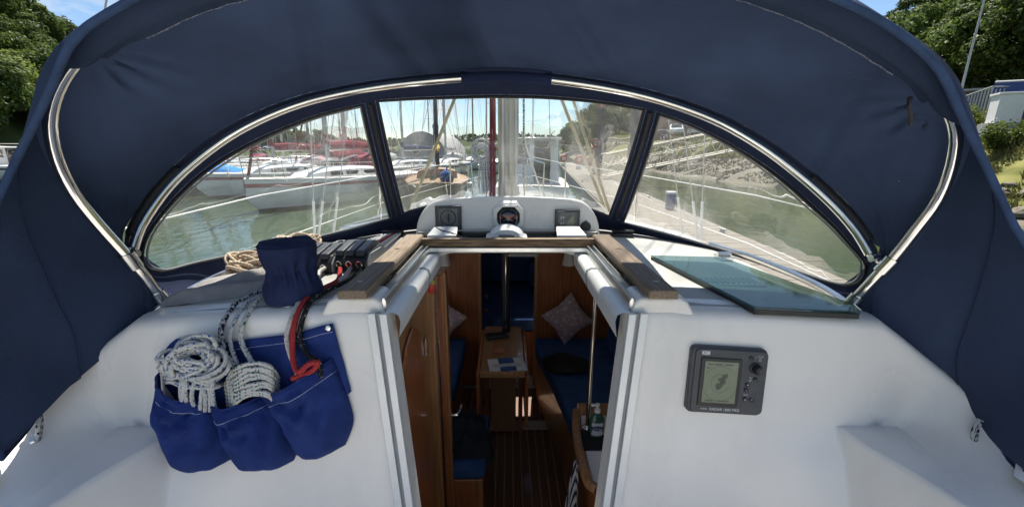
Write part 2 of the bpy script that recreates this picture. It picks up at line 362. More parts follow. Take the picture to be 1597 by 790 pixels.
def special():
    # clear vinyl of the windows: see-through, glossy, a little milky and wavy
    m, nt, n, l, b, out = nodes('vinyl'); n.remove(b)
    tc = n.new('ShaderNodeTexCoord'); no = n.new('ShaderNodeTexNoise'); no.inputs['Scale'].default_value = 7; no.inputs['Detail'].default_value = 2
    mp = n.new('ShaderNodeMapping'); mp.inputs['Scale'].default_value = (1, 1, .6)
    l.new(tc.outputs['Object'], mp.inputs[0]); l.new(mp.outputs[0], no.inputs['Vector'])
    bp = n.new('ShaderNodeBump'); bp.inputs['Strength'].default_value = .35; bp.inputs['Distance'].default_value = .02; l.new(no.outputs[0], bp.inputs['Height'])
    t = n.new('ShaderNodeBsdfTransparent'); t.inputs[0].default_value = (.93, .95, .93, 1)
    g = n.new('ShaderNodeBsdfGlossy'); g.inputs['Roughness'].default_value = .04; g.inputs[0].default_value = (.9, .9, .9, 1); l.new(bp.outputs[0], g.inputs['Normal'])
    d = n.new('ShaderNodeBsdfTranslucent'); d.inputs[0].default_value = (.8, .82, .8, 1)
    lw = n.new('ShaderNodeLayerWeight'); lw.inputs[0].default_value = .5; pw = n.new('ShaderNodeMath'); pw.operation = 'POWER'; pw.inputs[1].default_value = 4.5; l.new(lw.outputs['Facing'], pw.inputs[0]); fr = n.new('ShaderNodeMath'); fr.operation = 'MULTIPLY_ADD'; fr.inputs[1].default_value = .75; fr.inputs[2].default_value = .045; l.new(pw.outputs[0], fr.inputs[0])
    n3 = n.new('ShaderNodeTexNoise'); n3.inputs['Scale'].default_value = 3.5; n3.inputs['Detail'].default_value = 8; l.new(mp.outputs[0], n3.inputs['Vector'])
    mr = n.new('ShaderNodeMapRange'); mr.inputs[1].default_value = .35; mr.inputs[2].default_value = .75; mr.inputs[3].default_value = .008; mr.inputs[4].default_value = .07; l.new(n3.outputs[0], mr.inputs[0])
    bp2 = n.new('ShaderNodeBump'); bp2.inputs['Strength'].default_value = .9; bp2.inputs['Distance'].default_value = .05; n4 = n.new('ShaderNodeTexNoise'); n4.inputs['Scale'].default_value = 9; n4.inputs['Detail'].default_value = 1; l.new(mp.outputs[0], n4.inputs['Vector']); l.new(n4.outputs[0], bp2.inputs['Height'])
    rf = n.new('ShaderNodeBsdfRefraction'); rf.inputs['IOR'].default_value = 1.025; rf.inputs['Roughness'].default_value = .012; rf.inputs[0].default_value = (.95, .96, .95, 1); l.new(bp2.outputs[0], rf.inputs['Normal'])
    m0 = n.new('ShaderNodeMixShader'); n5 = n.new('ShaderNodeTexNoise'); n5.inputs['Scale'].default_value = 2.6; n5.inputs['Detail'].default_value = 3; l.new(mp.outputs[0], n5.inputs['Vector']); mr5 = n.new('ShaderNodeMapRange'); mr5.inputs[1].default_value = .42; mr5.inputs[2].default_value = .62; mr5.inputs[3].default_value = .04; mr5.inputs[4].default_value = .50; l.new(n5.outputs[0], mr5.inputs[0]); l.new(mr5.outputs[0], m0.inputs[0]); l.new(t.outputs[0], m0.inputs[1]); l.new(rf.outputs[0], m0.inputs[2])
    m1 = n.new('ShaderNodeMixShader'); l.new(mr.outputs[0], m1.inputs[0]); l.new(m0.outputs[0], m1.inputs[1]); l.new(d.outputs[0], m1.inputs[2])
    m2 = n.new('ShaderNodeMixShader'); l.new(fr.outputs[0], m2.inputs[0]); l.new(m1.outputs[0], m2.inputs[1]); l.new(g.outputs[0], m2.inputs[2])
    l.new(m2.outputs[0], out.inputs['Surface'])
    # smoked acrylic
    m, nt, n, l, b, out = nodes('acrylic'); n.remove(b)
    t = n.new('ShaderNodeBsdfTransparent'); t.inputs[0].default_value = (.48, .58, .54, 1)
    g = n.new('ShaderNodeBsdfGlossy'); g.inputs['Roughness'].default_value = .03
    lw = n.new('ShaderNodeLayerWeight'); lw.inputs[0].default_value = .5; pw = n.new('ShaderNodeMath'); pw.operation = 'POWER'; pw.inputs[1].default_value = 4.0; l.new(lw.outputs['Facing'], pw.inputs[0]); fr = n.new('ShaderNodeMath'); fr.operation = 'MULTIPLY_ADD'; fr.inputs[1].default_value = .5; fr.inputs[2].default_value = .04; l.new(pw.outputs[0], fr.inputs[0])
    d = n.new('ShaderNodeBsdfDiffuse'); d.inputs[0].default_value = (.10, .16, .16, 1)
    m1 = n.new('ShaderNodeMixShader'); m1.inputs[0].default_value = .05; l.new(t.outputs[0], m1.inputs[1]); l.new(d.outputs[0], m1.inputs[2])
    m2 = n.new('ShaderNodeMixShader'); l.new(fr.outputs[0], m2.inputs[0]); l.new(m1.outputs[0], m2.inputs[1]); l.new(g.outputs[0], m2.inputs[2])
    l.new(m2.outputs[0], out.inputs['Surface'])
    m, nt, n, l, b, out = nodes('smoked'); b.inputs['Base Color'].default_value = (.012, .014, .016, 1); b.inputs['Roughness'].default_value = .08
    # water
    m, nt, n, l, b, out = nodes('water')
    tc = n.new('ShaderNodeTexCoord'); mp = n.new('ShaderNodeMapping'); mp.inputs['Scale'].default_value = (1, .45, 1); l.new(tc.outputs['Object'], mp.inputs[0])
    n1 = n.new('ShaderNodeTexNoise'); n1.inputs['Scale'].default_value = 1.7; n1.inputs['Detail'].default_value = 5; n1.inputs['Distortion'].default_value = .8; l.new(mp.outputs[0], n1.inputs['Vector'])
    bp = n.new('ShaderNodeBump'); bp.inputs['Strength'].default_value = .22; bp.inputs['Distance'].default_value = .12; l.new(n1.outputs[0], bp.inputs['Height']); l.new(bp.outputs[0], b.inputs['Normal'])
    n2 = n.new('ShaderNodeTexNoise'); n2.inputs['Scale'].default_value = .09; n2.inputs['Detail'].default_value = 4; l.new(mp.outputs[0], n2.inputs['Vector'])
    rp = n.new('ShaderNodeValToRGB'); rp.color_ramp.elements[0].position = .35; rp.color_ramp.elements[1].position = .65
    rp.color_ramp.elements[0].color = (.024, .042, .016, 1); rp.color_ramp.elements[1].color = (.045, .065, .03, 1)
    l.new(n2.outputs[0], rp.inputs[0]); l.new(rp.outputs[0], b.inputs['Base Color']); b.inputs['Roughness'].default_value = .06; b.inputs['IOR'].default_value = 1.33
    # striped tea towel
    m, nt, n, l, b, out = nodes('stripes')
    tc = n.new('ShaderNodeTexCoord'); w = n.new('ShaderNodeTexWave'); w.inputs['Scale'].default_value = 32; w.wave_profile = 'SIN'; w.bands_direction = 'Y'; w.inputs['Distortion'].default_value = .6
    l.new(tc.outputs['Object'], w.inputs['Vector']); rp = n.new('ShaderNodeValToRGB'); rp.color_ramp.elements[0].position = .42; rp.color_ramp.elements[1].position = .5
    rp.color_ramp.elements[0].color = (.012, .015, .03, 1); rp.color_ramp.elements[1].color = (.45, .45, .45, 1)
    l.new(w.outputs[0], rp.inputs[0]); l.new(rp.outputs[0], b.inputs['Base Color']); b.inputs['Roughness'].default_value = .95
    # patterned scatter cushion
    m, nt, n, l, b, out = nodes('pillow_print')
    tc = n.new('ShaderNodeTexCoord'); vo = n.new('ShaderNodeTexVoronoi'); vo.inputs['Scale'].default_value = 42; vo.feature = 'SMOOTH_F1'; l.new(tc.outputs['Object'], vo.inputs['Vector'])
    rp = n.new('ShaderNodeValToRGB'); rp.color_ramp.elements[0].position = .30; rp.color_ramp.elements[1].position = .36
    rp.color_ramp.elements[0].color = (.55, .44, .44, 1); rp.color_ramp.elements[1].color = (.38, .28, .29, 1)
    l.new(vo.outputs['Distance'], rp.inputs[0]); l.new(rp.outputs[0], b.inputs['Base Color']); b.inputs['Roughness'].default_value = .9
    # compass bowl
    m, nt, n, l, b, out = nodes('bowl'); b.inputs['Base Color'].default_value = (.01, .012, .02, 1); b.inputs['Roughness'].default_value = .05; b.inputs['Coat Weight'].default_value = 1
special()

# ================================================================== THE SETTING
w = MB(); w.grid([[Vector((x, y, WATER)) for x in (-700, -120, 120, 700)] for y in (-300, -60, 60, 300, 900)])
structure(w.build('water', 'water', smooth=0))

# right bank: mud, grass, flat top, wooded hill
def shore(y):
    if y < 60: return 15.0 + .4 * math.sin(y * .31) + .25 * math.sin(y * .83)
    return 15.0 + (y - 60) * .07 + .6 * math.sin(y * .13)
PROF = [(-3, -3.2), (0, -2.25), (1.2, -1.6), (2.4, -1.15), (3.5, -.65), (4.6, .25), (6, .95), (7.5, 1.35), (9, 1.65), (11, 1.78), (18, 1.85), (27, 1.95), (33, 5.0), (44, 11), (70, 22), (130, 34)]
def profile(d):
    for (a, za), (b, zb) in zip(PROF, PROF[1:]):
        if d <= b: return za + (zb - za) * max(0, (d - a)) / (b - a)
    return PROF[-1][1]
def fade(y): return 1.0 if y < 110 else max(.25, 1 - (y - 110) / 160)
def bank_z(x, y):
    d = x - shore(y); z = profile(d)
    if d > 27: z = 1.95 + (z - 1.95) * fade(y)
    return z + (.16 * noise.noise(Vector((x * .6, y * .6, 0))) + .05 * noise.noise(Vector((x * 2.1, y * 2.1, 3))) if 0 < d < 11 else 0)
ys = [-40 + i * 1.0 for i in range(100)] + [60 + i * 5 for i in range(45)]
def edge_d(y): return .9 if y < 19 else min(3.6, .9 + (y - 19) * .45)
def bank_part(name, ds, mat):
    def dd(d, y):
        if d < 0 or d > 15: return d
        e = edge_d(y); return d / 3.6 * e if d <= 3.6 else e + (d - 3.6) / 11.8 * (15.4 - e)
    b = MB(); b.grid([[Vector((shore(y) + dd(d, y), y, bank_z(shore(y) + dd(d, y), y))) for d in ds] for y in ys], flip=True)
    return structure(b.build(name, mat, smooth=60))
bank_part('mud_bank', [-3, -1.5, 0, .4, .8, 1.2, 1.6, 2.0, 2.4, 2.8, 3.2, 3.6], 'mud')
bank_part('grass_bank', [3.6, 4.0, 4.5, 5, 5.6, 6.2, 7, 7.8, 9, 10, 11, 13, 15.4], 'grass')
bank_part('car_park', [15.4, 18, 22, 27], 'tarmac')
bank_part('hillside', [27, 30, 33, 38, 44, 52, 60, 70, 85, 100, 130], 'hill_ground')
# left bank
LS = [(-48, -60), (-46, 0), (-50, 40), (-62, 75), (-88, 130), (-112, 190), (-120, 280), (-60, 380), (200, 420), (500, 430)]
def left_curve(n): return catmull([(x, y, 0) for x, y in LS], n)
NL = 240; lc = left_curve(NL)
LD = [(-4, -3), (0, -2.2), (2, -.6), (6, 2), (12, 8), (22, 18), (36, 31), (60, 39), (120, 42)]
rows = []
for i, p in enumerate(lc):
    t = (lc[min(i + 1, NL - 1)] - lc[max(i - 1, 0)]).normalized(); nrm = Vector((-t.y, t.x, 0))
    hs = 1.0 if p.y < 90 else max(.22, 1 - (p.y - 90) / 200)
    rows.append([Vector((p.x + nrm.x * d, p.y + nrm.y * d, z if z < 1.2 else 1.2 + (z - 1.2) * hs)) for d, z in LD])
b = MB(); b.grid(rows); structure(b.build('wooded_hillside', 'hill_ground', smooth=60))
lrows = rows
def left_z(i, d):
    for k in range(len(LD) - 1):
        if d <= LD[k + 1][0]:
            f = (d - LD[k][0]) / (LD[k + 1][0] - LD[k][0]); return lrows[i][k].lerp(lrows[i][k + 1], f)
    return lrows[i][-1]
# far hills across the head of the river
b = MB(); rows = []
for j in range(9):
    t = j / 8; rows.append([Vector((x, 430 + 260 * t, -2.2 + (1 - (1 - t) ** 2) * (16 + 11 * noise.noise(Vector((x * .006, 1.7, 0))) + 4 * noise.noise(Vector((x * .03, t * 3, 4)))))) for x in range(-560, 620, 14)])
b.grid(rows); structure(b.build('distant_hills', 'far_wood', smooth=60))

# ---------------------------------------------------------------- trees
def tree_proto(name, h, w_, nleaf, leaf, lmat, seed, clumps=34):
    r = random.Random(seed); root = empty(name, (0, 0, 0))
    tr = MB(); top = Vector((r.uniform(-.3, .3), r.uniform(-.3, .3), h * .62))
    trunk = [Vector((0, 0, -.4)), Vector((.05, 0, h * .15)), Vector((.12, .1, h * .35)), top]
    tr.tube(catmull(trunk, 8), [h * .028 * (1 - .75 * i / 7) for i in range(8)], 8)
    cl = []
    for k in range(clumps):
        while True:
            p = Vector((r.uniform(-1, 1), r.uniform(-1, 1), r.uniform(-1, 1)))
            if .35 < p.length < 1: break
        c = Vector((p.x * w_ * .5, p.y * w_ * .5, h * .58 + p.z * h * .38)); cl.append((c, r.uniform(.12, .22) * w_))
        if k % 3 == 0:
            s0 = Vector((.1, .1, h * r.uniform(.22, .5))); mid = s0.lerp(c, .5) + Vector((0, 0, h * .05))
            tr.tube(catmull([s0, mid, c], 5), [h * .010, h * .008, h * .006, h * .004, h * .002], 5, cap=False)
    tr.build('trunk', 'bark', root, local=True)
    vs, fs = [], []
    for k in range(nleaf):
        c, cr = cl[r.randrange(clumps)]
        d = Vector((r.gauss(0, 1), r.gauss(0, 1), r.gauss(0, 1))).normalized() * cr * (r.random() ** .4) 
        d.z *= .75; p = c + d
        nrm = (d.normalized() * .8 + Vector((r.uniform(-1, 1), r.uniform(-1, 1), r.uniform(-.3, 1)))).normalized()
        a = nrm.orthogonal().normalized(); a = (Matrix.Rotation(r.uniform(0, 6.28), 3, nrm) @ a); bb = nrm.cross(a)
        s = leaf * r.uniform(.6, 1.25); o = len(vs)
        vs += [p - a * s, p + bb * s * .55 - nrm * s * .15, p + a * s, p - bb * s * .55 - nrm * s * .15]; fs.append((o, o + 1, o + 2, o + 3))
    cb = MB(); cb.v = vs; cb.f = [list(f) for f in fs]; cb.m = [0] * len(fs)
    cb.build('crown', lmat, root, smooth=0, local=True, fixn=False)
    return root
protos = [tree_proto('broadleaf_tree', 9.0, 7.2, 15000, .20, 'leaf_a', 1), tree_proto('broadleaf_tree', 10.5, 7.0, 15000, .20, 'leaf_b', 2, 40), tree_proto('broadleaf_tree', 8.0, 7.6, 15000, .19, 'leaf_b', 3, 30)]
used = [False] * 3
def tree(loc, s, rz, k, label, group):
    o = protos[k] if not used[k] else copy_tree(protos[k]); used[k] = True
    o.location = loc; o.scale = (s * rnd.uniform(.9, 1.15), s * rnd.uniform(.9, 1.15), s * rnd.uniform(.9, 1.1)); o.rotation_euler = (0, 0, rz)
    tag(o, ('bright green spreading ', 'tall dark green ', 'low dark green ')[k] + label, 'tree', group)
n_l = 0
for d0, step, i0, i1 in ((5, 1, 17, 34), (5, 3, 34, 110), (11, 1, 17, 36), (12, 3, 36, 90), (18, 1, 17, 38), (20, 3, 38, 80), (26, 1, 18, 38), (34, 1, 18, 38), (34, 3, 38, 70)):
    for i in range(i0, i1, step):
        p = left_z(i, d0 + rnd.uniform(-1.5, 1.5)) + Vector((rnd.uniform(-2, 2), rnd.uniform(-2, 2), 0))
        a = math.degrees(math.atan2(p.x, p.y))
        if a < -66 or a > 5: continue
        tree(p, rnd.uniform(.95, 1.3), rnd.uniform(0, 6), rnd.randrange(3), 'tree in the wood on the hillside behind the moored boats', 'trees on the hillside behind the moored boats')
for (d0, y0, y1, st) in ((30, 2, 60, 5.0), (36, 0, 66, 5.5), (43, 4, 150, 7.0), (53, 10, 160, 8), (64, 20, 170, 9)):
    y = y0
    while y < y1:
        x = shore(y) + d0 + rnd.uniform(-1.5, 1.5); yy = y + rnd.uniform(-1.5, 1.5)
        tree((x, yy, bank_z(x, yy) - .2), rnd.uniform(.9, 1.25), rnd.uniform(0, 6), rnd.randrange(3), 'tree on the slope above the car park and fence', 'trees on the slope above the car park'); y += st
for k in range(26):
    y = 92 + k * 6.5; x = shore(y) + rnd.uniform(3, 11)
    tree((x, y, bank_z(x, y) - .2), rnd.uniform(.95, 1.45), rnd.uniform(0, 6), rnd.randrange(3), 'tree on the low river bank beyond the brick houses', 'trees on the low bank up river')
# distant wood on the far hills, one mass of leaf faces
b = MB(); r = random.Random(5)
for k in range(9000):
    x = r.uniform(-420, 420); t = r.random() ** 1.5; y = 430 + 200 * t
    z = -2.2 + (1 - (1 - t) ** 2) * (16 + 11 * noise.noise(Vector((x * .006, 1.7, 0)))) + r.uniform(0, 5)
    s = r.uniform(1.0, 2.4); a = r.uniform(0, 6.3); c, q = math.cos(a) * s, math.sin(a) * s; o = len(b.v)
    b.v += [Vector((x - c, y - q, z - s * .5)), Vector((x + c, y + q, z - s * .4)), Vector((x + c * .3, y + q * .3, z + s))]; b.f.append([o, o + 1, o + 2]); b.m.append(0)
tag(b.build('distant_wood', 'far_wood', smooth=0, fixn=False), 'hazy green wood covering the distant hills up river', 'wood', kind='stuff')
# grass blades and weed tufts on the near right bank
def tufts(name, n, dr, yr, h, mat, label, cat, seed, spread=.03):
    b = MB(); r = random.Random(seed)
    for k in range(n):
        y = r.uniform(*yr); d = r.uniform(*dr); x = shore(y) + d
        if noise.noise(Vector((x * .5, y * .5, 9))) < -.25 or (d < edge_d(y) - .1 if cat == 'grass' else d > edge_d(y) + .1): continue
        z = bank_z(x, y) - .02
        for q in range(3):
            a = r.uniform(0, 6.3); hh = h * r.uniform(.5, 1.4); wv = Vector((math.cos(a), math.sin(a), 0)) * spread
            ln = Vector((r.uniform(-1, 1), r.uniform(-1, 1), 0)) * hh * .5; o = len(b.v); p = Vector((x + r.uniform(-.06, .06), y + r.uniform(-.06, .06), z))
            b.v += [p - wv, p + wv, p + ln + Vector((0, 0, hh))]; b.f.append([o, o + 1, o + 2]); b.m.append(0)
    return tag(b.build(name, mat, smooth=0, fixn=False), label, cat, kind='stuff')
tufts('grass', 40000, (.7, 12), (8, 60), .22, 'grass_blade', 'dry green grass covering the sunlit river bank', 'grass', 11)
tufts('seaweed', 9000, (.6, 3.8), (6, 50), .09, 'weed', 'brown seaweed strewn over the mud of the river bank', 'seaweed', 12, .05)
# stones on the mud
rk = []
for k in range(3):
    bm = bmesh.new(); bmesh.ops.create_icosphere(bm, subdivisions=2, radius=1)
    for v in bm.verts: v.co *= 1 + .35 * noise.noise(v.co * 1.3 + Vector((k * 7, 0, 0))); v.co.z *= .6
    me = bpy.data.meshes.new('stone'); bm.to_mesh(me); bm.free(); me.materials.append(M_['rock']); rk.append(me)
for k in range(44):
    y = rnd.uniform(9, 46); d = rnd.uniform(.3, 3.2); x = shore(y) + d; o = bpy.data.objects.new('stone', rk[k % 3]); col.objects.link(o)
    s = rnd.uniform(.12, .36); o.scale = (s, s * rnd.uniform(.8, 1.3), s); o.location = (x, y, bank_z(x, y) + s * .15); o.rotation_euler = (0, 0, rnd.uniform(0, 6))
    tag(o, 'rough brown stone lying on the mud of the river bank', 'stone', 'stones on the mud bank')
# shrubs on the right bank
def shrub(loc, w_, h, n, mat, label, seed):
    r = random.Random(seed); root = empty('shrub', loc, label, 'shrub'); st = MB(); b = MB()
    for k in range(14):
        a = r.uniform(0, 6.3); e = Vector((math.cos(a) * w_ * r.uniform(.1, .45), math.sin(a) * w_ * r.uniform(.1, .45), h * r.uniform(.5, 1)))
        st.tube([Vector((0, 0, -.1)), e * .5 + Vector((0, 0, .1)), e], [.02, .014, .006], 4, cap=False)
        for q in range(n // 14):
            t = r.uniform(.3, 1.05); p = e * t + Vector((r.gauss(0, 1), r.gauss(0, 1), r.gauss(0, 1))) * .13
            nr = Vector((r.uniform(-1, 1), r.uniform(-1, 1), r.uniform(0, 1))).normalized(); A = nr.orthogonal().normalized() * .055; B = nr.cross(A).normalized() * .03; o = len(b.v)
            b.v += [p - A, p + B, p + A, p - B]; b.f.append([o, o + 1, o + 2, o + 3]); b.m.append(0)
    st.build('stem', 'bark', root, local=True); b.build('foliage', mat, root, smooth=0, local=True, fixn=False)
for i, (y, d, w_, h, lab) in enumerate(((16.4, 4.3, 1.7, 1.1, 'loose olive green shrub on the bank below the white cabinet'), (19.3, 5.8, 1.6, 1.0, 'low round shrub on the bank beside the metal railing'), (14.8, 6.0, 2.2, 1.4, 'broad bushy shrub on the bank in front of the blue hoarding'), (31, 6.5, 1.8, 1.2, 'dark green shrub on the grass bank near the gangway'))):
    x = shore(y) + d; shrub((x, y, bank_z(x, y) - .03), w_, h, 2600, 'leaf_a', lab, 30 + i)

# ---------------------------------------------------------------- pontoon, gangway, piles
def dk(y): return .09 * y
t = empty('pontoon', (3, 8, WATER), 'sunlit timber decked pontoon running ahead beside the yacht', 'pontoon')
DZ = WATER + .5; b = MB(); y = 1.0; r = random.Random(3)
while y < 62:
    x0, x1 = 1.78 + dk(y), 3.85 + dk(y)
    b.box(((x0 + x1) / 2, y, DZ - .015 + r.uniform(-.003, .003)), (x1 - x0, .138, .03), Matrix.Rotation(R(-.5 + r.uniform(-.2, .2)), 3, 'Z')); y += .146
stuff(b.build('deck_planks', 'dock_plank', t, smooth=0))
b = MB()
for y in range(1, 62, 3):
    b.box((2.82 + dk(y), y + .9, WATER + .2), (1.7, 2.2, .5))
b.build('float', 'grey_paint', t)
for xe, nm in ((1.74, 'edge_beam'), (3.89, 'edge_beam')):
    MB().tube([Vector((xe + dk(1), .95, DZ - .05)), Vector((xe + dk(62), 62, DZ - .05))], .045, 6).build(nm, 'dock_plank', t)
for y, xo in ((8.2, 3.62), (14.5, 3.66), (22, 1.95)):
    o = empty('mooring_cleat', (xo + dk(y), y, DZ), 'galvanised mooring cleat bolted to the pontoon edge', 'cleat', 'cleats on the pontoon'); b = MB()
    b.tube([(0, -.14, .07), (0, .14, .07)], .016, 6); b.build('horn', 'galv', o, local=True)
    MB().box((0, 0, .035), (.05, .10, .07)).build('foot', 'galv', o, local=True)
def pile(x, y, rr, top, mat, label, cap):
    o = empty('mooring_pile', (x, y, WATER - 1), label, 'pile')
    MB().lathe([(rr, -1), (rr, top - WATER + 1)], 20).build('shaft', mat, o, local=True)
    MB().lathe([(rr * 1.12, top - WATER + 1 - .28), (rr * 1.12, top - WATER + 1), (rr * .75, top - WATER + 1.22), (.02, top - WATER + 1.3)], 20).build('cap', cap, o, local=True)
    MB().lathe([(rr * 1.25, DZ - WATER + 1 - .05), (rr * 1.35, DZ - WATER + 1.05), (rr * 1.25, DZ - WATER + 1.12)], 20).build('collar', 'galv', o, local=True)
pile(6.35, 29.5, .27, 3.05, 'pile', 'tall black steel pile with red cap beside the pontoon', 'red_paint')
pile(5.75, 19.6, .2, 4.3, 'pile_grey', 'tall grey pile standing at the edge of the pontoon', 'pile_grey')
pile(-7.6, 45, .28, 2.6, 'pile', 'dark post with thin pole on top beside the grey shed', 'pile')
# lifebuoy posts
for y, lab in ((44.5, 'red lifebuoy on a white stand at the left edge of the pontoon'), (38.0, 'orange lifebuoy on a white stand well beyond the black pile'), (34, 'orange lifebuoy on a white stand right behind the black pile')):
    x = (1.9 if y > 40 else 3.0 if y > 36 else 3.7) + dk(y); o = empty('lifebuoy_post', (x, y, DZ), lab, 'lifebuoy')
    MB().box((0, .02, .5), (.45, .06, 1.0)).build('post', 'white_plastic', o, local=True)
    ring = [Vector((.30 * math.cos(a), -.1, .85 + .30 * math.sin(a))) for a in [2 * math.pi * k / 24 for k in range(24)]]
    MB().tube(ring, .085, 8, closed=True).build('ring', 'red_paint' if y > 40 else 'orange', o, local=True)
# gangway
g = empty('gangway', (6, 24.6, DZ), 'pale steel truss gangway sloping from the pontoon up to the bank', 'gangway')
A0, A1 = Vector((5.6, 24.6, DZ + .15)), Vector((21.2, 25.8, 1.55))
for sd in (-.6, .6):
    off = Vector((0, sd, 0)); up = Vector((0, 0, 1.25)); N = 11
    for h_ in (0, .55, 1.0):
        MB().tube([A0 + off + up * h_, A1 + off + up * h_], .05 if h_ != .55 else .03, 6).build('chord', 'gang_paint', g)
    for k in range(N):
        p, q = A0.lerp(A1, k / N) + off, A0.lerp(A1, (k + .5) / N) + off; q2 = A0.lerp(A1, (k + 1) / N) + off
        MB().tube([p, q + up], .028, 5).build('diagonal', 'gang_paint', g); MB().tube([q + up, q2], .022, 5).build('diagonal', 'gang_paint', g)
MB().prism([A0 + Vector((0, -.55, -.03)), A0 + Vector((0, .55, -.03)), A1 + Vector((0, .55, -.03)), A1 + Vector((0, -.55, -.03))], (0, 0, .05)).build('walkway', 'dock_plank', g)
# tan block and locker on the pontoon
o = empty('service_bollard', (3.55 + dk(11.6), 11.6, DZ), 'small blue service bollard on the edge of the pontoon', 'bollard')
MB().box((0, 0, .22), (.2, .2, .44)).build('body', 'blue_paint', o, local=True, bevel=.02); MB().box((0, 0, .47), (.24, .24, .06)).build('lid', 'white_plastic', o, local=True, bevel=.01)

# ---------------------------------------------------------------- buildings
def house(loc, L, W, H, RH, rz, wall, roof, label, nw=3, storeys=2):
    h = empty('brick_house' if wall == 'brick' else 'house', loc, label, 'house', rz=rz)
    b = MB(); prof = [(-W / 2, 0), (W / 2, 0), (W / 2, H), (0, H + RH), (-W / 2, H)]
    b.prism([Vector((-L / 2, y, z)) for y, z in prof], (L, 0, 0)); b.build('wall', wall, h, local=True, smooth=0)
    b = MB(); e = .35; sl = RH / (W / 2)
    for s in (-1, 1):
        b.prism([Vector((-L / 2 - e, 0, H + RH + .04)), Vector((-L / 2 - e, s * (W / 2 + e), H - e * sl + .04)), Vector((-L / 2 - e, s * (W / 2 + e), H - e * sl + .2)), Vector((-L / 2 - e, 0, H + RH + .2))], (L + 2 * e, 0, 0))
    rf = b.build('roof', roof, h, local=True, smooth=0)
    MB().box((L * .3, 0, H + RH + .4), (.9, .6, 1.3)).build('chimney', wall, rf, local=True)
    for st in range(storeys):
        for k in range(nw):
            x = -L / 2 + L * (k + .5) / nw; z = 1.5 + st * 2.7
            for s in (-1, 1):
                f = MB().box((x, s * (W / 2 + .02), z), (1.15, .1, 1.35)).build('window', 'white_plastic', h, local=True, smooth=0)
                MB().box((x, s * (W / 2 + .05), z), (.95, .08, 1.15)).build('pane', 'glass_dark', f, local=True, smooth=0)
    for s in (-1, 1):
        for st in range(storeys):
            f = MB().box((s * (L / 2 + .02), W * .18, 1.5 + st * 2.7), (.1, 1.0, 1.3)).build('window', 'white_plastic', h, local=True, smooth=0)
            MB().box((s * (L / 2 + .05), W * .18, 1.5 + st * 2.7), (.08, .8, 1.1)).build('pane', 'glass_dark', f, local=True, smooth=0)
    d = MB().box((-L / 2 - .02, -W * .15, 1.0), (.1, .95, 2.0)).build('door', 'blue_paint', h, local=True, smooth=0)
house((30.5, 66, 1.9), 9, 7, 3.2, 3.4, R(12), 'brick', 'roof_tile', 'brown gabled house with steep tiled roof behind the parked cars')
house((27.5, 82, 1.95), 14, 7.5, 4.6, 3.2, R(78), 'brick', 'slate', 'long brick house with slate roof beside the river bank')
house((31, 101, 2.2), 15, 7.5, 5.0, 3.2, R(82), 'render_wall', 'slate', 'pale rendered house with slate roof beyond the brick one')
house((34.0, 124, 3.0), 16, 8, 5.2, 3.4, R(84), 'brick', 'roof_tile', 'farthest brick house with red tiled roof at the foot of the hill')
house((38.5, 70, 4.0), 10, 8, 5.0, 3.4, R(20), 'brick', 'roof_tile', 'two storey brick house half hidden by the sprayhood tube')
# cars
def car(loc, rz, paint, label):
    c = empty('parked_car', loc, label, 'car', rz=rz); L, W = 4.2, 1.72
    prof = [(-2.1, .35), (-2.08, .78), (-1.75, .9), (-1.25, .95), (-.75, 1.42), (.85, 1.46), (1.55, 1.0), (1.98, .92), (2.1, .6), (2.1, .32)]
    b = MB(); rows = []
    for yy, sc_ in ((-W / 2, .96), (-W / 2 + .12, 1.0), (W / 2 - .12, 1.0), (W / 2, .96)):
        rows.append([Vector((x, yy * (1 if z < 1 else .84), .32 + (z - .32) * sc_)) for x, z in prof])
    n = len(prof); b.v = [p for r_ in rows for p in r_]
    for j in range(3):
        for k in range(n): b.f.append([j * n + k, j * n + (k + 1) % n, (j + 1) * n + (k + 1) % n, (j + 1) * n + k]); b.m.append(0)
    b.f.append(list(range(n))); b.f.append(list(range(3 * n, 4 * n))); b.m += [0, 0]
    b.build('body', paint, c, local=True, smooth=30)
    for s in (-1, 1):
        MB().prism([Vector((-1.05, s * .735, .98)), Vector((-.68, s * .715, 1.34)), Vector((.75, s * .715, 1.37)), Vector((1.25, s * .735, 1.0))], (0, s * .03, 0)).build('side_window', 'glass_dark', c, local=True, smooth=0)
        for x in (-1.3, 1.3):
            wl_ = MB().lathe([(.31, -.1), (.31, .1)], 16, (x, s * .78, .31), Matrix.Rotation(R(90), 3, 'X')).build('wheel', 'tyre', c, local=True)
            MB().lathe([(.18, -.02), (.18, .02)], 12, (x, s * .885, .31), Matrix.Rotation(R(90), 3, 'X')).build('rim', 'car_silver', wl_, local=True)
        MB().box((-2.09, s * .6, .7), (.06, .32, .14)).build('headlight', 'white_plastic', c, local=True)
    MB().prism([Vector((-1.22, -.66, .99)), Vector((-1.22, .66, .99)), Vector((-.80, .58, 1.38)), Vector((-.80, -.58, 1.38))], (-.03, 0, .02)).build('windscreen', 'glass_dark', c, local=True, smooth=0)
for x, y, rz, pt, lab in ((21.8, 55.5, 70, 'car_white', 'white car parked first along the railing of the car park'), (24.3, 55, 75, 'car_silver', 'silver car parked beside the white one above the bank'), (26.8, 54.5, 68, 'car_blue', 'pale blue car parked above the grass bank'), (30.2, 54, 80, 'car_red', 'red car parked at the end of the row'), (17.2, 84, 70, 'car_white', 'white van like car parked by the long brick house')):
    if y > 80: x = 29.5; y = 84
    car((x, y, 1.9 if y < 80 else 2.0), R(rz), pt, lab)
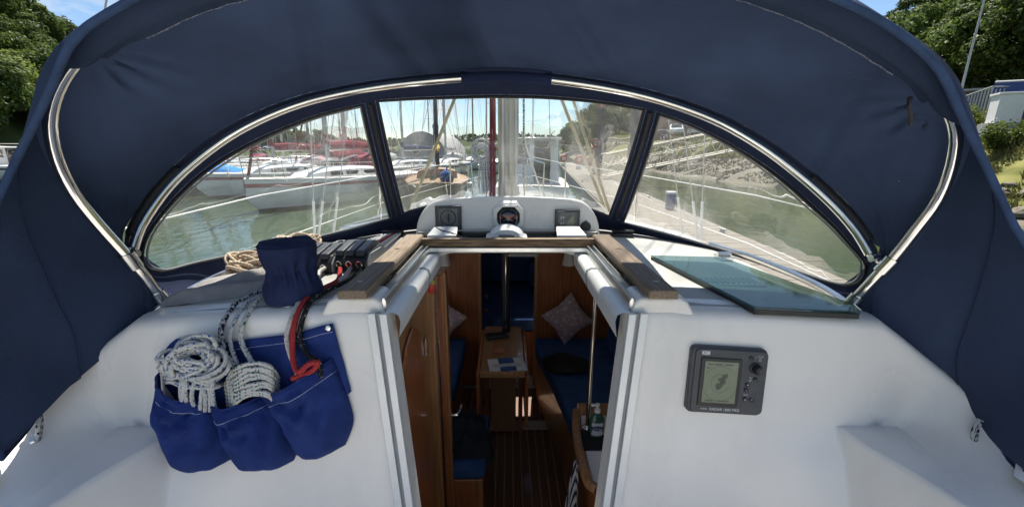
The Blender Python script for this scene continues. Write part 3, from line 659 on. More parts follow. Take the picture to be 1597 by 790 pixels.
# railing along the car park edge
f = empty('railing', (25, 52, 1.8), 'dark metal railing along the edge of the car park', 'railing')
for k in range(15):
    x = 24.0 - k * .15 + 0; y = 46 + k * 1.4
for k in range(22):
    y = 40 + k * 1.5; x = shore(y) + 11.2; MB().box((x, y, 2.3), (.06, .06, 1.1)).build('post', 'pile', f)
for h_ in (.5, 1.0):
    MB().tube([Vector((shore(40 + k * 1.5) + 11.2, 40 + k * 1.5, 1.8 + h_)) for k in range(22)], .03, 5).build('rail', 'pile', f)
# enclosure at the right: blue hoarding, railing panel, white cabinet, grey shed
def flat_z(x, y): return bank_z(x, y)
o = empty('blue_hoarding', (24.5, 17.6, .9), 'blue painted hoarding panels with white top edge above the bank', 'hoarding')
for k in range(5):
    p0 = Vector((21.3 + k * 1.75, 19.2 - k * .75, 1.15)); p1 = Vector((21.3 + (k + .96) * 1.75, 19.2 - (k + .96) * .75, 1.15))
    MB().prism([p0, p1, p1 + Vector((0, 0, 1.75)), p0 + Vector((0, 0, 1.75))], (.03, .03, 0)).build('panel', 'blue_paint', o, smooth=0)
for zz in (2.3, 2.92): MB().tube([Vector((21.25, 19.15, zz)), Vector((30.0, 15.4, zz))], .035, 6).build('rail', 'white_plastic', o)
o = empty('equipment_cabinet', (20.35, 17.7, 1.08), 'white metal equipment cabinet standing beside the railing', 'cabinet', rz=R(-30))
MB().box((0, 0, .55), (.75, .8, 1.15)).build('body', 'white_plastic', o, local=True, bevel=.02); MB().box((0, 0, 1.16), (.85, .9, .08)).build('lid', 'white_plastic', o, local=True, bevel=.01); MB().box((-.1, 0, -.25), (.9, 1.0, .55)).build('plinth', 'grey_paint', o, local=True)
o = empty('steel_railing', (21, 21, 1.0), 'pale galvanised railing of upright bars on the bank', 'railing')
q0, q1 = Vector((22.2, 21.6, 1.15)), Vector((20.7, 18.7, 1.35))
for k in range(13):
    p = q0.lerp(q1, k / 12); MB().tube([p, p + Vector((0, 0, 1.35))], .026, 6).build('bar', 'galv', o)
for h_ in (.08, 1.32): MB().tube([q0 + Vector((0, 0, h_)), q1 + Vector((0, 0, h_))], .035, 6).build('rail', 'galv', o)
q2 = Vector((23.6, 19.6, 1.6))
for k in range(1, 12):
    p = q1.lerp(q2, k / 11); MB().tube([p, p + Vector((0, 0, 1.2))], .02, 6).build('bar', 'galv', o)
MB().tube([q1 + Vector((0, 0, 1.3)), q2 + Vector((0, 0, 1.2))], .03, 6).build('rail', 'galv', o)
o = empty('grey_shed', (26.9, 26.0, 1.0), 'slate grey flat roofed shed behind the railing', 'shed', rz=R(-35))
MB().box((0, 0, 1.0), (3.4, 2.6, 2.6)).build('wall', 'slate', o, local=True); MB().box((0, 0, 2.36), (3.7, 2.9, .12)).build('roof', 'grey_paint', o, local=True); MB().box((-.8, -.4, 2.6), (.9, .9, .35)).build('roof_box', 'white_plastic', o, local=True)
o = empty('lamp_post', (28.5, 27.5, 1.8), 'tall thin grey lamp post in front of the trees', 'lamp post')
MB().tube([(0, 0, 0), (0, 0, 4), (.05, 0, 9.5)], [.08, .06, .04], 8).build('pole', 'galv', o, local=True); MB().box((-.3, 0, 9.5), (.7, .2, .1)).build('lantern', 'grey_light', o, local=True)
# arched grey shed across the water
o = empty('arched_shed', (-9.6, 47, WATER + .3), 'grey arched boat shed with dark round opening on a float', 'shed', rz=R(-10))
b = MB(); ar = [(3.2 * math.cos(a), 3.9 * math.sin(a)) for a in [math.pi * k / 24 for k in range(25)]]
b.prism([Vector((x, 0, z)) for x, z in ar], (0, 8, 0)); b.build('shell', 'cloth_grey', o, local=True)
b = MB(); b.prism([Vector((.55 * math.cos(a) - .7, -.06, 2.0 + .55 * math.sin(a))) for a in [2 * math.pi * k / 28 for k in range(28)]], (0, .1, 0)); b.build('round_window', 'white_plastic', o, local=True)
b = MB(); b.prism([Vector((.5 * math.cos(a) - .7, -.09, 2.0 + .5 * math.sin(a))) for a in [math.pi + math.pi * k / 14 for k in range(15)]], (0, .05, 0)); b.build('opening', 'glass_dark', o, local=True)
MB().box((0, 4, -.2), (7, 9.4, .5)).build('float', 'grey_paint', o, local=True)

# ---------------------------------------------------------------- boats
def hull(L, B, fb, mi_top=0, transom=.7, draft=.35, n=15):
    b = MB(); rows = []
    for i in range(n):
        t = i / (n - 1); y = -L / 2 + L * t
        w_ = B / 2 * (transom + (1 - transom) * math.sin(min(1, t / .45) * math.pi / 2)) if t < .45 else B / 2 * max(.02, 1 - ((t - .45) / .55) ** 2.1)
        zf = fb * (1 + .28 * max(0, t - .3) ** 1.5)
        wl_ = w_ * (.86 if t < .8 else .86 - (t - .8) * 1.9); wl_ = max(.01, wl_); ys_ = y - (.35 * L * .12 * max(0, t - .8) / .2)
        half = [(w_ * .99, y, zf), (w_, y, zf * .86), (w_ * .99, y, zf * .74), ((w_ + wl_) / 2 + w_ * .03, y, zf * .4), (wl_, ys_, .1), (wl_ * .8, ys_, -.05), (0, ys_, -draft)]
        rows.append([Vector(p) for p in half] + [Vector((-p[0], p[1], p[2])) for p in half[-2::-1]])
    m = len(rows[0]); vs = [p for r_ in rows for p in r_]; b.v = vs
    band = [0, 1, 0, 0, 2, 2]
    for j in range(n - 1):
        for k in range(m - 1):
            kk = k if k < 6 else 11 - k
            b.f.append([j * m + k, j * m + k + 1, (j + 1) * m + k + 1, (j + 1) * m + k]); b.m.append(band[kk])
    b.f.append(list(range(m))); b.m.append(0)
    dk_ = MB(); rws = []
    for r_ in rows:
        a, z = r_[0], r_[-1]; rws.append([a.lerp(z, q / 4) + Vector((0, 0, .05 * (1 - abs(q / 2 - 1)))) for q in range(5)])
    dk_.grid(rws)
    return b, dk_
def sailing_boat(loc, rz, L, B, hm, stripe, cover, label, mast_h=11, hood=True, bimini=None, group=None, mast_m='mast_alloy', wood=False, tent=False):
    s = empty('moored_yacht', loc, label, 'yacht', group, rz=rz)
    fb = .105 * L
    h, d = hull(L, B, fb); h.build('hull', [hm, stripe, 'antifoul'], s, local=True, smooth=50); d.build('deck', 'nonskid' if not wood else 'wood_boat', s, local=True)
    # coachroof
    b = MB(); rows = []
    for t, w_, hh in ((-.12, .62, .0), (-.118, .62, .40), (.0, .60, .44), (.14, .5, .40), (.24, .36, .26), (.28, .30, 0)):
        y = t * L; z0 = fb * 1.02
        rows.append([Vector((B / 2 * w_ * a, y, z0 + hh * c)) for a, c in ((-1.05, 0), (-.95, .8), (-.6, 1), (0, 1.08), (.6, 1), (.95, .8), (1.05, 0))])
    b.grid(rows); cr = b.build('coachroof', 'hull_white' if not wood else 'wood_boat', s, local=True)
    for sd in (-1, 1):
        for y0, y1 in ((-.09, -.01), (.01, .09), (.11, .17)):
            w0 = .62 if y0 < 0 else .575 if y0 < .1 else .52
            MB().prism([Vector((sd * B / 2 * w0 * 1.0, y0 * L, fb * 1.02 + .12)), Vector((sd * B / 2 * (w0 - .03) * 1.0, y1 * L, fb * 1.02 + .12)), Vector((sd * B / 2 * (w0 - .05) * 1.0, y1 * L, fb * 1.02 + .27)), Vector((sd * B / 2 * (w0 - .02) * 1.0, y0 * L, fb * 1.02 + .27))], (sd * .03, 0, 0)).build('window', 'glass_dark', cr, local=True, smooth=0)
    my = .10 * L; z0 = fb + .4
    ms = MB().tube([(0, my, z0), (0, my, z0 + mast_h)], [.10, .075], 8).build('mast', mast_m, s, local=True)
    for hh, ww in ((.48, .85), (.75, .6)):
        MB().tube([(-ww, my - .1, z0 + mast_h * hh), (0, my, z0 + mast_h * hh + .05), (ww, my - .1, z0 + mast_h * hh)], .022, 5).build('spreader', mast_m, ms, local=True)
    MB().tube([(0, my, z0 + .75), (0, my - .36 * L, z0 + .85)], .055, 8).build('boom', mast_m, s, local=True)
    if cover:
        pts = [(0, my + .05, z0 + 1.35), (0, my - .05, z0 + .98), (0, my - .12 * L, z0 + .98), (0, my - .25 * L, z0 + .95), (0, my - .35 * L, z0 + .92)]
        MB().tube(catmull(pts, 14), [.10, .13, .15, .17, .18, .18, .17, .17, .16, .15, .14, .12, .10, .07], 8).build('sail_cover', cover, s, local=True)
    rg = MB(); top = Vector((0, my, z0 + mast_h - .1))
    for sd in (-1, 1):
        rg.tube([(sd * B / 2 * .92, my - .1, fb), (sd * .85, my - .1, z0 + mast_h * .48), top], .012, 4, cap=False); rg.tube([(sd * B / 2 * .9, my - .5, fb), (0, my, z0 + mast_h * .48)], .010, 4, cap=False)
    rg.tube([(0, -L / 2 + .1, fb), top], .012, 4, cap=False)
    rg.build('rigging', 'galv', s, local=True)
    MB().tube([(0, L / 2 - .2, fb * 1.25), (0, my, z0 + mast_h - .2)], [.05, .045], 6).build('furled_jib', 'rope_white' if cover != 'maroon' else 'maroon', s, local=True)
    pp = MB()
    ring = [(-B * .2, L / 2 * .78, fb * 1.2 + .6), (0, L / 2 + .02, fb * 1.25 + .62), (B * .2, L / 2 * .78, fb * 1.2 + .6)]
    pp.tube(catmull(ring, 9), .016, 5)
    for p in ring: pp.tube([Vector(p), Vector((p[0], p[1] - .06, fb * 1.15))], .014, 5)
    pp.build('pulpit', 'steel', s, local=True)
    for sd in (-1, 1):
        rl = MB(); sp = []
        for t in (-.46, -.28, -.08, .12, .3, .38):
            w_ = B / 2 * (.94 if t < .1 else .82 if t < .2 else .58 if t < .35 else .42); z = fb * 1.04
            sp.append(Vector((sd * w_, t * L, z + .6))); rl.tube([(sd * w_, t * L, z - .05), sp[-1]], .013, 4)
        rl.tube(sp, .008, 4); rl.build('guard_rail', 'steel', s, local=True)
    if hood:
        hb = MB(); rows = []
        for t, hh in ((-.10, .0), (-.125, .45), (-.17, .62), (-.215, .60)):
            rows.append([Vector((B / 2 * .64 * math.cos(a) * (1.0 if hh else .95), t * L, z0 - .05 + hh * math.sin(a) ** .6)) for a in [math.pi * k / 10 for k in range(11)]])
        hb.grid(rows); hb.build('sprayhood', hood if isinstance(hood, str) else (cover or 'cloth_navy'), s, local=True)
    if tent:
        tb = MB(); rows = []
        for t in (-.20, -.32, -.44):
            rows.append([Vector((B / 2 * .8 * math.cos(a), t * L, z0 - .2 + 1.15 * math.sin(a) ** .5)) for a in [math.pi * k / 10 for k in range(11)]])
        tb.grid(rows); tb.build('cockpit_tent', tent, s, local=True)
    for k, t in enumerate((-.2, .05, .2)):
        MB().lathe([(.02, 0), (.10, .04), (.11, .4), (.02, .46)], 10, (B / 2 * .96 + .1, t * L, fb * .35)).build('fender', 'white_plastic' if k != 1 else 'cloth_navy', s, local=True)
    return s
def motor_boat(loc, rz, L, B, hm, stripe, label, house_h=1.25, house_t=(-.12, .16), roof='hull_white', canopy=None, cover=None):
    s = empty('motor_boat', loc, label, 'motor boat', rz=rz); fb = .125 * L
    h, d = hull(L, B, fb, transom=.9); h.build('hull', [hm, stripe, 'antifoul'], s, local=True, smooth=50); d.build('deck', 'nonskid', s, local=True)
    y0, y1 = house_t[0] * L, house_t[1] * L; w0 = B / 2 * .72; z0 = fb * .98
    b = MB(); b.grid([[Vector((a * w0 * q, y, z)) for a, z in ((-1, z0), (-.93, z0 + house_h), (.93, z0 + house_h), (1, z0))] for y, q in ((y0, 1), (y1, .9))])
    b.v[5].y -= .3; b.v[6].y -= .3
    b.f += [[0, 1, 2, 3], [4, 5, 6, 7]]; b.m += [0, 0]
    c = b.build('wheelhouse', 'hull_white', s, local=True, smooth=0)
    MB().box((0, (y0 + y1) / 2 - .12, z0 + house_h + .04), (w0 * 2.12, (y1 - y0) + .2, .09)).build('roof', roof, s, local=True, bevel=.03)
    MB().box((-w0 * .42, y0 - .01, z0 + house_h * .68), (w0 * .62, .04, house_h * .42)).build('window', 'glass_dark', c, local=True)
    MB().box((w0 * .36, y0 - .02, z0 + house_h * .5), (w0 * .6, .04, house_h * .92)).build('door', 'glass_dark', c, local=True)
    for sd in (-1, 1):
        for k in range(2):
            ya = y0 + (y1 - y0) * (.08 + .44 * k); yb = ya + (y1 - y0) * .34
            xa = sd * w0 * .985; MB().prism([Vector((xa, ya, z0 + house_h * .5)), Vector((xa * .96, yb, z0 + house_h * .5)), Vector((xa * .94, yb - .05, z0 + house_h * .86)), Vector((xa * .97, ya, z0 + house_h * .86))], (sd * .02, 0, 0)).build('window', 'glass_dark', c, local=True, smooth=0)
    # fore cabin
    b = MB(); b.grid([[Vector((a * w0 * q, y, z0 + hh * e)) for a, e in ((-1.05, 0), (-.85, 1), (0, 1.15), (.85, 1), (1.05, 0))] for y, q, hh in ((y1, .95, .45), (y1 + .14 * L, .75, .35), (y1 + .2 * L, .55, 0))]); b.build('fore_cabin', 'hull_white', s, local=True)
    rl = MB(); pts = catmull([(-B * .44, y1 - .3, fb + .62), (-B * .38, L * .3, fb * 1.15 + .62), (0, L * .49, fb * 1.25 + .62), (B * .38, L * .3, fb * 1.15 + .62), (B * .44, y1 - .3, fb + .62)], 21)
    rl.tube(pts, .018, 5)
    for p in pts[::4]: rl.tube([p, Vector((p.x * .98, p.y - .04, fb))], .014, 4)
    rl.build('bow_rail', 'steel', s, local=True)
    MB().tube([(0, y0 + .3, z0 + house_h), (0, y0 + .3, z0 + house_h + 1.6)], .03, 6).build('mast', 'hull_white', s, local=True)
    for sd in (-1, 1):
        MB().tube([(sd * w0 * .8, y0 - .1, z0 + house_h + .3), (sd * w0 * .8, y1 - .5, z0 + house_h + .3)], .018, 5).build('roof_rail', 'steel', s, local=True)
    if canopy:
        tb = MB(); tb.grid([[Vector((B / 2 * .86 * math.cos(a), y, z0 - .1 + 1.0 * math.sin(a) ** .45)) for a in [math.pi * k / 10 for k in range(11)]] for y in (y0 - .02, y0 - .9, y0 - 1.7)]); tb.build('canopy', canopy, s, local=True)
    if cover:
        tb = MB(); rows = []
        for j in range(9):
            t = j / 8; y = -L * .5 + L * .62 * t; hh = .75 * math.sin(math.pi * (.12 + .86 * t)) + .05 * math.sin(j * 2.3)
            rows.append([Vector((B / 2 * 1.02 * math.cos(a), y, fb * .8 + hh * math.sin(a) ** .7 + .15)) for a in [math.pi * k / 12 for k in range(13)]])
        tb.grid(rows); tb.build('boat_cover', cover, s, local=True)
    return s
W0 = WATER
sailing_boat((-7.2, 18.6, W0), R(158), 9.6, 3.1, 'hull_white', 'stripe_red', 'maroon', 'white yacht with red stripe and maroon sail cover across the water', 11.5, 'maroon')
sailing_boat((-11.6, 22.5, W0), R(150), 9.2, 3.0, 'hull_white', 'stripe_red', 'maroon', 'white yacht with maroon cockpit tent beyond the red striped yacht', 11, 'maroon', tent='maroon')
motor_boat((-15.6, 20.6, W0), R(125), 5.4, 2.1, 'hull_navy', 'hull_white', 'navy hulled open boat under a bright blue cover', .3, (.2, .3), cover='cloth_blue')
sailing_boat((-19.5, 24.5, W0), R(120), 8.6, 2.9, 'hull_white', 'hull_navy', 'cloth_navy', 'white yacht with navy stripe beyond the blue covered boat', 10.5)
motor_boat((-23, 30, W0), R(105), 8.5, 3.0, 'hull_white', 'hull_navy', 'white motor cruiser with long cabin windows beyond the yachts', 1.2, (-.2, .12))
motor_boat((-38.5, 31.5, W0), R(80), 8.5, 3.0, 'hull_white', 'hull_navy', 'white motor cruiser beside the sprayhood edge under the trees', 1.3, (-.15, .15))
motor_boat((-34, 23.5, W0), R(95), 6.5, 2.4, 'hull_white', 'cloth_blue', 'small white cabin boat with blue stripe below the wooded hill', 1.0, (-.1, .15), canopy='cloth_blue')
sailing_boat((-16.5, 33, W0), R(140), 10, 3.2, 'hull_white', 'hull_navy', 'maroon', 'large white yacht with furled maroon sail behind the tented yacht', 12.5, 'maroon')
sailing_boat((-27, 42, W0), R(130), 9.5, 3.1, 'hull_white', 'stripe_red', 'cloth_navy', 'white yacht with navy sail cover under the hillside trees', 12)
sailing_boat((-3.4, 20.2, W0), R(8), 8.2, 2.9, 'hull_tan', 'hull_white', 'cloth_yellow', 'tan wooden sailing boat with dark mast and yellow sail cloth', 8.5, False, mast_m='pile', wood=True)
k = 0
for x, y, rz, mh, cv, st, lab in ((-7.5, 33, 150, 12, 'cloth_navy', 'hull_navy', 'white yacht with navy sail cover moored before the arched shed'),
        (-12.5, 40, 160, 13, 'cloth_grey', 'hull_navy', 'white yacht with grey sail cover left of the arched shed'),
        (-4.0, 52, 170, 13.5, 'cloth_navy', 'stripe_red', 'white yacht with navy cover and red stripe right of the arched shed'),
        (-19, 52, 155, 13, 'cloth_blue', 'hull_navy', 'white yacht with bright blue sail cover far across the river'),
        (-1.2, 44, 175, 11, 'maroon', 'hull_navy', 'white yacht with maroon cover moored past the tan wooden boat'),
        (-9.5, 66, 165, 14, 'cloth_navy', 'hull_navy', 'white yacht with a tall mast in the far trot of boats'),
        (1.5, 64, 180, 12, 'cloth_grey', 'stripe_red', 'white yacht with grey cover beyond the motor boat'),
        (-24, 70, 150, 13, 'maroon', 'stripe_red', 'white yacht with maroon cover near the distant wooded shore'),
        (-15, 84, 160, 14, 'cloth_navy', 'hull_navy', 'farthest white yacht before the distant hills'),
        (-9.8, 27.5, 152, 11, 'maroon', 'stripe_red', 'white yacht with maroon cover alongside the far pontoon'),
        (-14.2, 28.5, 330, 12, 'cloth_navy', 'hull_navy', 'white yacht with navy cover moored stern out beside the far pontoon'),
        (-20.5, 31.5, 135, 11.5, 'maroon', 'hull_navy', 'white yacht with maroon cover behind the long cabin cruiser'),
        (-20.6, 27.2, 125, 11, 'cloth_grey', 'stripe_red', 'white yacht with grey cover outside the blue covered boat'),
        (-16.5, 45, 160, 12.5, 'maroon', 'stripe_red', 'white yacht with maroon cover midway along the far pontoon'),
        (-22, 58, 150, 13, 'cloth_navy', 'hull_navy', 'white yacht with navy cover at the end of the far pontoon'),
        (-5.6, 40, 172, 12, 'cloth_grey', 'hull_navy', 'white yacht with grey cover just ahead of the arched shed')):
    sailing_boat((x, y, W0), R(rz), 9.5, 3.1, 'hull_white', st, cv, lab, mh, bool(k % 2), mast_m=('mast_alloy', 'pile_grey', 'wood_boat')[k % 3]); k += 1
motor_boat((1.0, 17.4, W0), R(-3), 7.6, 2.7, 'hull_white', 'hull_navy', 'white pilothouse motor boat moored ahead beside the pontoon', 1.55, (-.30, .10))
# far pontoon the boats lie on
b = MB(); t = empty('far_pontoon', (-15, 28, WATER), 'grey pontoon between the moored yachts across the water', 'pontoon')
MB().prism([Vector((-10.4, 24.5, W0 + .4)), Vector((-9.2, 24.0, W0 + .4)), Vector((-25, 62, W0 + .4)), Vector((-26.2, 62, W0 + .4))], (0, 0, .08)).build('walkway', 'dock_plank', t); MB().prism([Vector((-10.3, 24.6, W0 - .2)), Vector((-9.3, 24.2, W0 - .2)), Vector((-25.1, 62, W0 - .2)), Vector((-26.1, 62, W0 - .2))], (0, 0, .58)).build('float', 'grey_paint', t)
o = empty('sail_bag', (-2.5, 16.9, W0 + .86), 'bright blue sail bag heaped on the deck of the tan boat', 'sail bag'); b = MB(); b.lathe([(.05, 0), (.24, .03), (.28, .18), (.22, .36), (.12, .46), (.03, .52)], 18, wob=lambda a, j: 1 + .15 * math.sin(3 * a + j)); b.build('cloth', 'shirt_blue', o, local=True, smooth=70); MB().tube([(.02, 0, .5), (.05, .02, .62)], .03, 6).build('neck', 'shirt_blue', o, local=True)

# ================================================================== OWN YACHT
Y_ = empty('sailing_yacht', (0, 2, WATER), 'white sailing yacht we stand on, its cockpit, coachroof, cabin and mast', 'yacht')
def roof_z(x, y=1.0): return -.385 - .035 * (x / .95) ** 2 + .012 * max(0, y - 2.2) * 0
def bilge(x):  # coachroof section outboard
    return x
# --- cabin bulkhead, upper sheet and coaming, swept from plan curves
def plan(pts, n): return catmull([(x, d, 0) for x, d in pts], n)
SEC = [(.92, -.43), (.985, -.472), (1.066, -.54), (1.12, -.592), (1.145, -.66), (1.155, -.755), (1.17, -.86)]
def hs(z): return .30 + (z + .36) * (.30 - .235) / .60        # half width of the companionway
LEDGE = -.675
HX, HY, HW, HL = .21, 3.5, .12, .13
for s, side in ((-1, 'port'), (1, 'starboard')):
    b = MB()
    # upper sheet : columns from companionway outwards; each column from ledge level up to its top edge
    cols = [(.0, None)]
    xs = [.0, .03, .06, .10, .14, .2, .28, .36, .44, .52, .58, .62]
    up = []
    for q in xs:
        top = -.40 if q < .11 else -.40 - .035 * ((q + .3) / .95) ** 2
        up.append((q, 0, top))
    rows = []
    for q, dy, top in up:
        colm = []
        for k in range(9):
            z = LEDGE + (top - LEDGE) * k / 8; x = hs(z) + .012 + q * (1 if q > .3 else 1)
            x = hs(z) + .012 + (q) * ((.93 - hs(z) - .012) / .62)
            colm.append(BK(s * x, z, 0))
        rows.append(colm)
    ext = [(.98, -.006, -.470), (1.03, -.018, -.512), (1.07, -.04, -.548), (1.095, -.075, -.585), (1.105, -.12, -.612), (1.10, -.17, -.635), (1.09, -.22, -.655), (1.07, -.26, -.667), (1.03, -.29, -.671)]
    botm = [(.962, 0), (.983, -.004), (.9865, -.02), (.983, -.055), (.977, -.095), (.970, -.14), (.963, -.18), (.956, -.22), (.949, -.27)]
    for (x, dy, top), (xb, dyb) in zip(ext, botm):
        colm = []
        for k in range(9):
            z = LEDGE + (top - LEDGE) * k / 8; f_ = (k / 8) ** .8; p = BK(s * (xb + (x - xb) * f_), z, 0); p.y += dyb + (dy - dyb) * f_; colm.append(p)
        rows.append(colm)
    # roll the top edge over onto the coachroof
    for colm in rows:
        t = colm[-1]
        colm += [t + Vector((s * .002, .006, .012)), t + Vector((s * .003, .02, .022)), t + Vector((s * .004, .042, .026)), t + Vector((s * .005, .09, .027))]
    b.grid(rows)
    nup = len(rows)
    # lower sheet with the fairing into the seat back
    K_ = (.93 - hs(LEDGE) - .012) / .62
    low = [(q * K_, 0) for q in xs[:10]] + [(.553, -.006), (.557, -.018), (.563, -.04), (.573, -.085), (.588, -.135), (.604, -.185), (.62, -.24), (.633, -.33), (.642, -.6), (.646, -1.4), (.648, -2.2), (.65, -3.1)]
    rows2 = []; led = []
    for i_, (q, dy) in enumerate(low):
        colm = []; dev = i_ >= 10
        for k in range(11):
            z = -1.16 + (LEDGE - (.012 if dev else 0) + 1.16) * k / 10; p = BK(s * (hs(z) + .012 + q), z, 0); p.y += dy - (.20 * ((min(q, .56) - .24) / .32) ** 3 * (1 - k / 10) ** .7 if q > .24 else 0); colm.append(p)
        if dev: t = colm[-1]; colm += [t + Vector((s * .003, .004, .008)), t + Vector((s * .008, .010, .012))]
        else: colm += [colm[-1].copy(), colm[-1].copy()]
        rows2.append(colm)
        if i_ >= 9: led.append(colm[-1].copy())
    b.grid(rows2)
    outer = [r[0].copy() for r in rows[9:]] + [Vector((s * .948, y, LEDGE)) for y in (.55, .1, -.6, -1.4, -2.2)]
    a1 = resample(led, 400); a2 = resample(outer, 400)
    b.grid([[a1[k].lerp(a2[k], j / 3) for j in range(4)] for k in range(400)])
    bm_ = bmesh.new(); vm = [bm_.verts.new(p) for p in b.v]
    for f_ in b.f:
        try: bm_.faces.new([vm[q] for q in f_])
        except ValueError: pass
    bmesh.ops.remove_doubles(bm_, verts=bm_.verts, dist=.0015); bmesh.ops.dissolve_degenerate(bm_, dist=.0005, edges=bm_.edges)
    bm_.verts.index_update(); b = MB(); b.v = [v.co.copy() for v in bm_.verts]; b.f = [[v.index for v in f_.verts] for f_ in bm_.faces]; b.m = [0] * len(b.f); bm_.free()
    b.build('cockpit_moulding', 'gelcoat', Y_, smooth=66)
    # coachroof deck, side and side deck
    b = MB(); rows = []
    for y in [.985, 1.2, 1.5, 1.8, 2.1, 2.5, 3.0, HY - HL, HY + HL, 3.9, 4.3, 4.5]:
        taper = 1 - max(0, y - 1.9) ** 2 * .055
        lift = -max(0, y - 3.4) ** 2 * .14 - .085 * max(0, y - 2.1)
        r_ = [Vector((s * x * taper, y, roof_z(x) + .012 + lift)) for x in ((.0, .105, .385, .62, .75, .86) if y > 1.9 else (.36, .40, .45, .62, .75, .86))]
        r_ += [Vector((s * x * taper, y, max(z + .012 + lift, -.90))) for x, z in SEC]
        rows.append(r_)
    b.grid(rows)
    nc = len(rows[0]) - 1; kill = {j_ * nc + c_ for j_ in (1, 2, 3, 4, 5) for c_ in (9, 10)}
    if s > 0: kill.add(7 * nc + 1)
    else:
        kill.add(4 * nc + 3); kill.add(4 * nc + 4); kill.add(5 * nc + 3); kill.add(5 * nc + 4); MB().tube([p + Vector((0, 0, .006)) for p in (rows[4][3], rows[4][5], rows[6][5], rows[6][3])], .014, 6, closed=True).build('light_hatch_frame', 'alloy', Y_)  # unseen port hatch, added so sun falls in and brightens the cabin
    b.f = [f_ for q_, f_ in enumerate(b.f) if q_ not in kill]; b.m = [0] * len(b.f)
    pw_ = MB(); pw_.grid([[r_[9 + c_] + Vector((s * .004, 0, 0)) for c_ in range(3)] for r_ in rows[1:7]]); pw_.build('added_portlight', 'vinyl', Y_)  # unseen side windows, added to let sky light into the cabin
    if s > 0:
        nc = len(rows[0]) - 1; pass
        hp_ = [rows[7][1], rows[7][2], rows[8][2], rows[8][1]]; MB().tube([p + Vector((0, 0, .008)) for p in hp_], .014, 6, closed=True).build('light_hatch_frame', 'alloy', Y_)
    b.build('coachroof', 'nonskid', Y_, smooth=50)
    b = MB(); rows = []
    for y in [-2.4, -1, 0, .9, 2, 3, 4, 5, 6, 6.8, 7.2]:
        w_ = 1.58 if y < 2.5 else 1.58 * max(.02, 1 - ((y - 2.5) / 4.75) ** 2.2)
        inn = 1.02 if y < 1 else (1.1 - max(0, y - 1.9) ** 2 * .055 if y < 4.3 else 0)
        inn = min(inn, w_ - .02)
        z = -.88 + max(0, y - 2) * .022
        rows.append([Vector((s * inn, y, z + .02)), Vector((s * (inn + w_) / 2, y, z + .01)), Vector((s * (w_ - .05), y, z)), Vector((s * (w_ - .03), y, z + .05)), Vector((s * w_, y, z + .05)), Vector((s * w_ * 1.005, y, z - .1)), Vector((s * w_ * .97, y, WATER + .35)), Vector((s * w_ * .8, y, WATER - .1)), Vector((0, y, WATER - .45))])
    b.grid([r_[2:] for r_ in rows], flip=(s > 0)); b.build('hull_side', 'hull_white', Y_, smooth=40); b = MB(); b.grid([r_[:3] for r_ in rows]); b.build('side_deck', 'nonskid', Y_, smooth=40)
    # cockpit: seat, well side, outer coaming
    b = MB(); b.grid([[Vector((s * x, y, z)) for x, z in ((.30, -1.5), (.31, -1.13), (.34, -1.10), (.6, -1.115), (.95, -1.10))] for y in (.86, .2, -.6, -1.4, -2.25)])
    b.build('cockpit_seat', 'gelcoat', Y_, smooth=40)
    b = MB(); b.grid([[Vector((s * x, y, z)) for x, z in ((.947, -.6765), (1.02, -.674), (1.06, -.70), (1.10, -.88))] for y in (.62, .2, -.6, -1.4, -2.3)]); b.build('coaming_side', 'gelcoat', Y_, smooth=60)
    # washboard track beside the companionway
    for x0, x1, d, nm, m in ((-.004, .014, .022, 'washboard_track', 'alloy_white'), (.014, .026, .010, 'track_groove', 'grey_light'), (.026, .046, .016, 'washboard_track', 'alloy_white')):
        t_, bo = -.385, -1.15
        b = MB(); b.prism([BK(s * (hs(t_) + x0), t_, 0.001), BK(s * (hs(t_) + x1), t_, 0.001), BK(s * (hs(bo) + x1), bo, 0.001), BK(s * (hs(bo) + x0), bo, 0.001)], BN * d); b.build(nm, m, Y_, smooth=0, bevel=.002)
    # reveal inside the opening
    b = MB(); b.grid([[BK(s * (hs(z) - .002), z, 0), BK(s * (hs(z) + .0), z, -.06)] for z in (-.385, -1.16)]); b.build('reveal', 'gelcoat', Y_, smooth=0)
    # hatch runner: white side wall of the hatch opening, raised cheek and alloy slide
    b = MB(); pr = [(.272, -.452), (.266, -.41), (.270, -.393), (.283, -.386), (.303, -.386)]
    b.grid([[Vector((s * x, y, z)) for x, z in pr] for y in (.945, 1.25, 1.62)]); b.build('hatch_side', 'white_plastic', Y_, smooth=60)
    for y0, y1 in ((1.33, 1.345),):
        MB().prism([Vector((s * x, y0, z)) for x, z in ((.2705, -.452), (.2645, -.409), (.269, -.391), (.283, -.384), (.30, -.384), (.30, -.452))], (0, y1 - y0, 0)).build('hatch_stop', 'grey_light', Y_, smooth=0)
    b = MB(); b.prism([Vector((s * x, .96, z)) for x, z in ((.303, -.40), (.303, -.362), (.307, -.354), (.311, -.354), (.314, -.372), (.326, -.372), (.328, -.354), (.333, -.354), (.336, -.40))], (0, 1.35, 0)); b.build('hatch_slide', 'alloy', Y_, smooth=30)
    # cheek at the aft end of the slide
    b = MB(); pl = [(.304, -.40), (.312, -.364), (.328, -.350), (.425, -.350), (.445, -.360), (.468, -.399)]
    b.prism([Vector((s * x, .952, z)) for x, z in pl], (0, .10, 0)); b.build('cheek', 'gelcoat', Y_, smooth=30, bevel=.008, seg=3)
    # teak grab rail lying along the slide
    b = MB(); b.prism([Vector((s * x, .925, z)) for x, z in ((.336, -.344), (.336, -.326), (.342, -.320), (.402, -.321), (.408, -.327), (.408, -.345))], (0, .68, 0))
    b.build('grab_rail', 'teak_grey', Y_, smooth=30, bevel=.004)
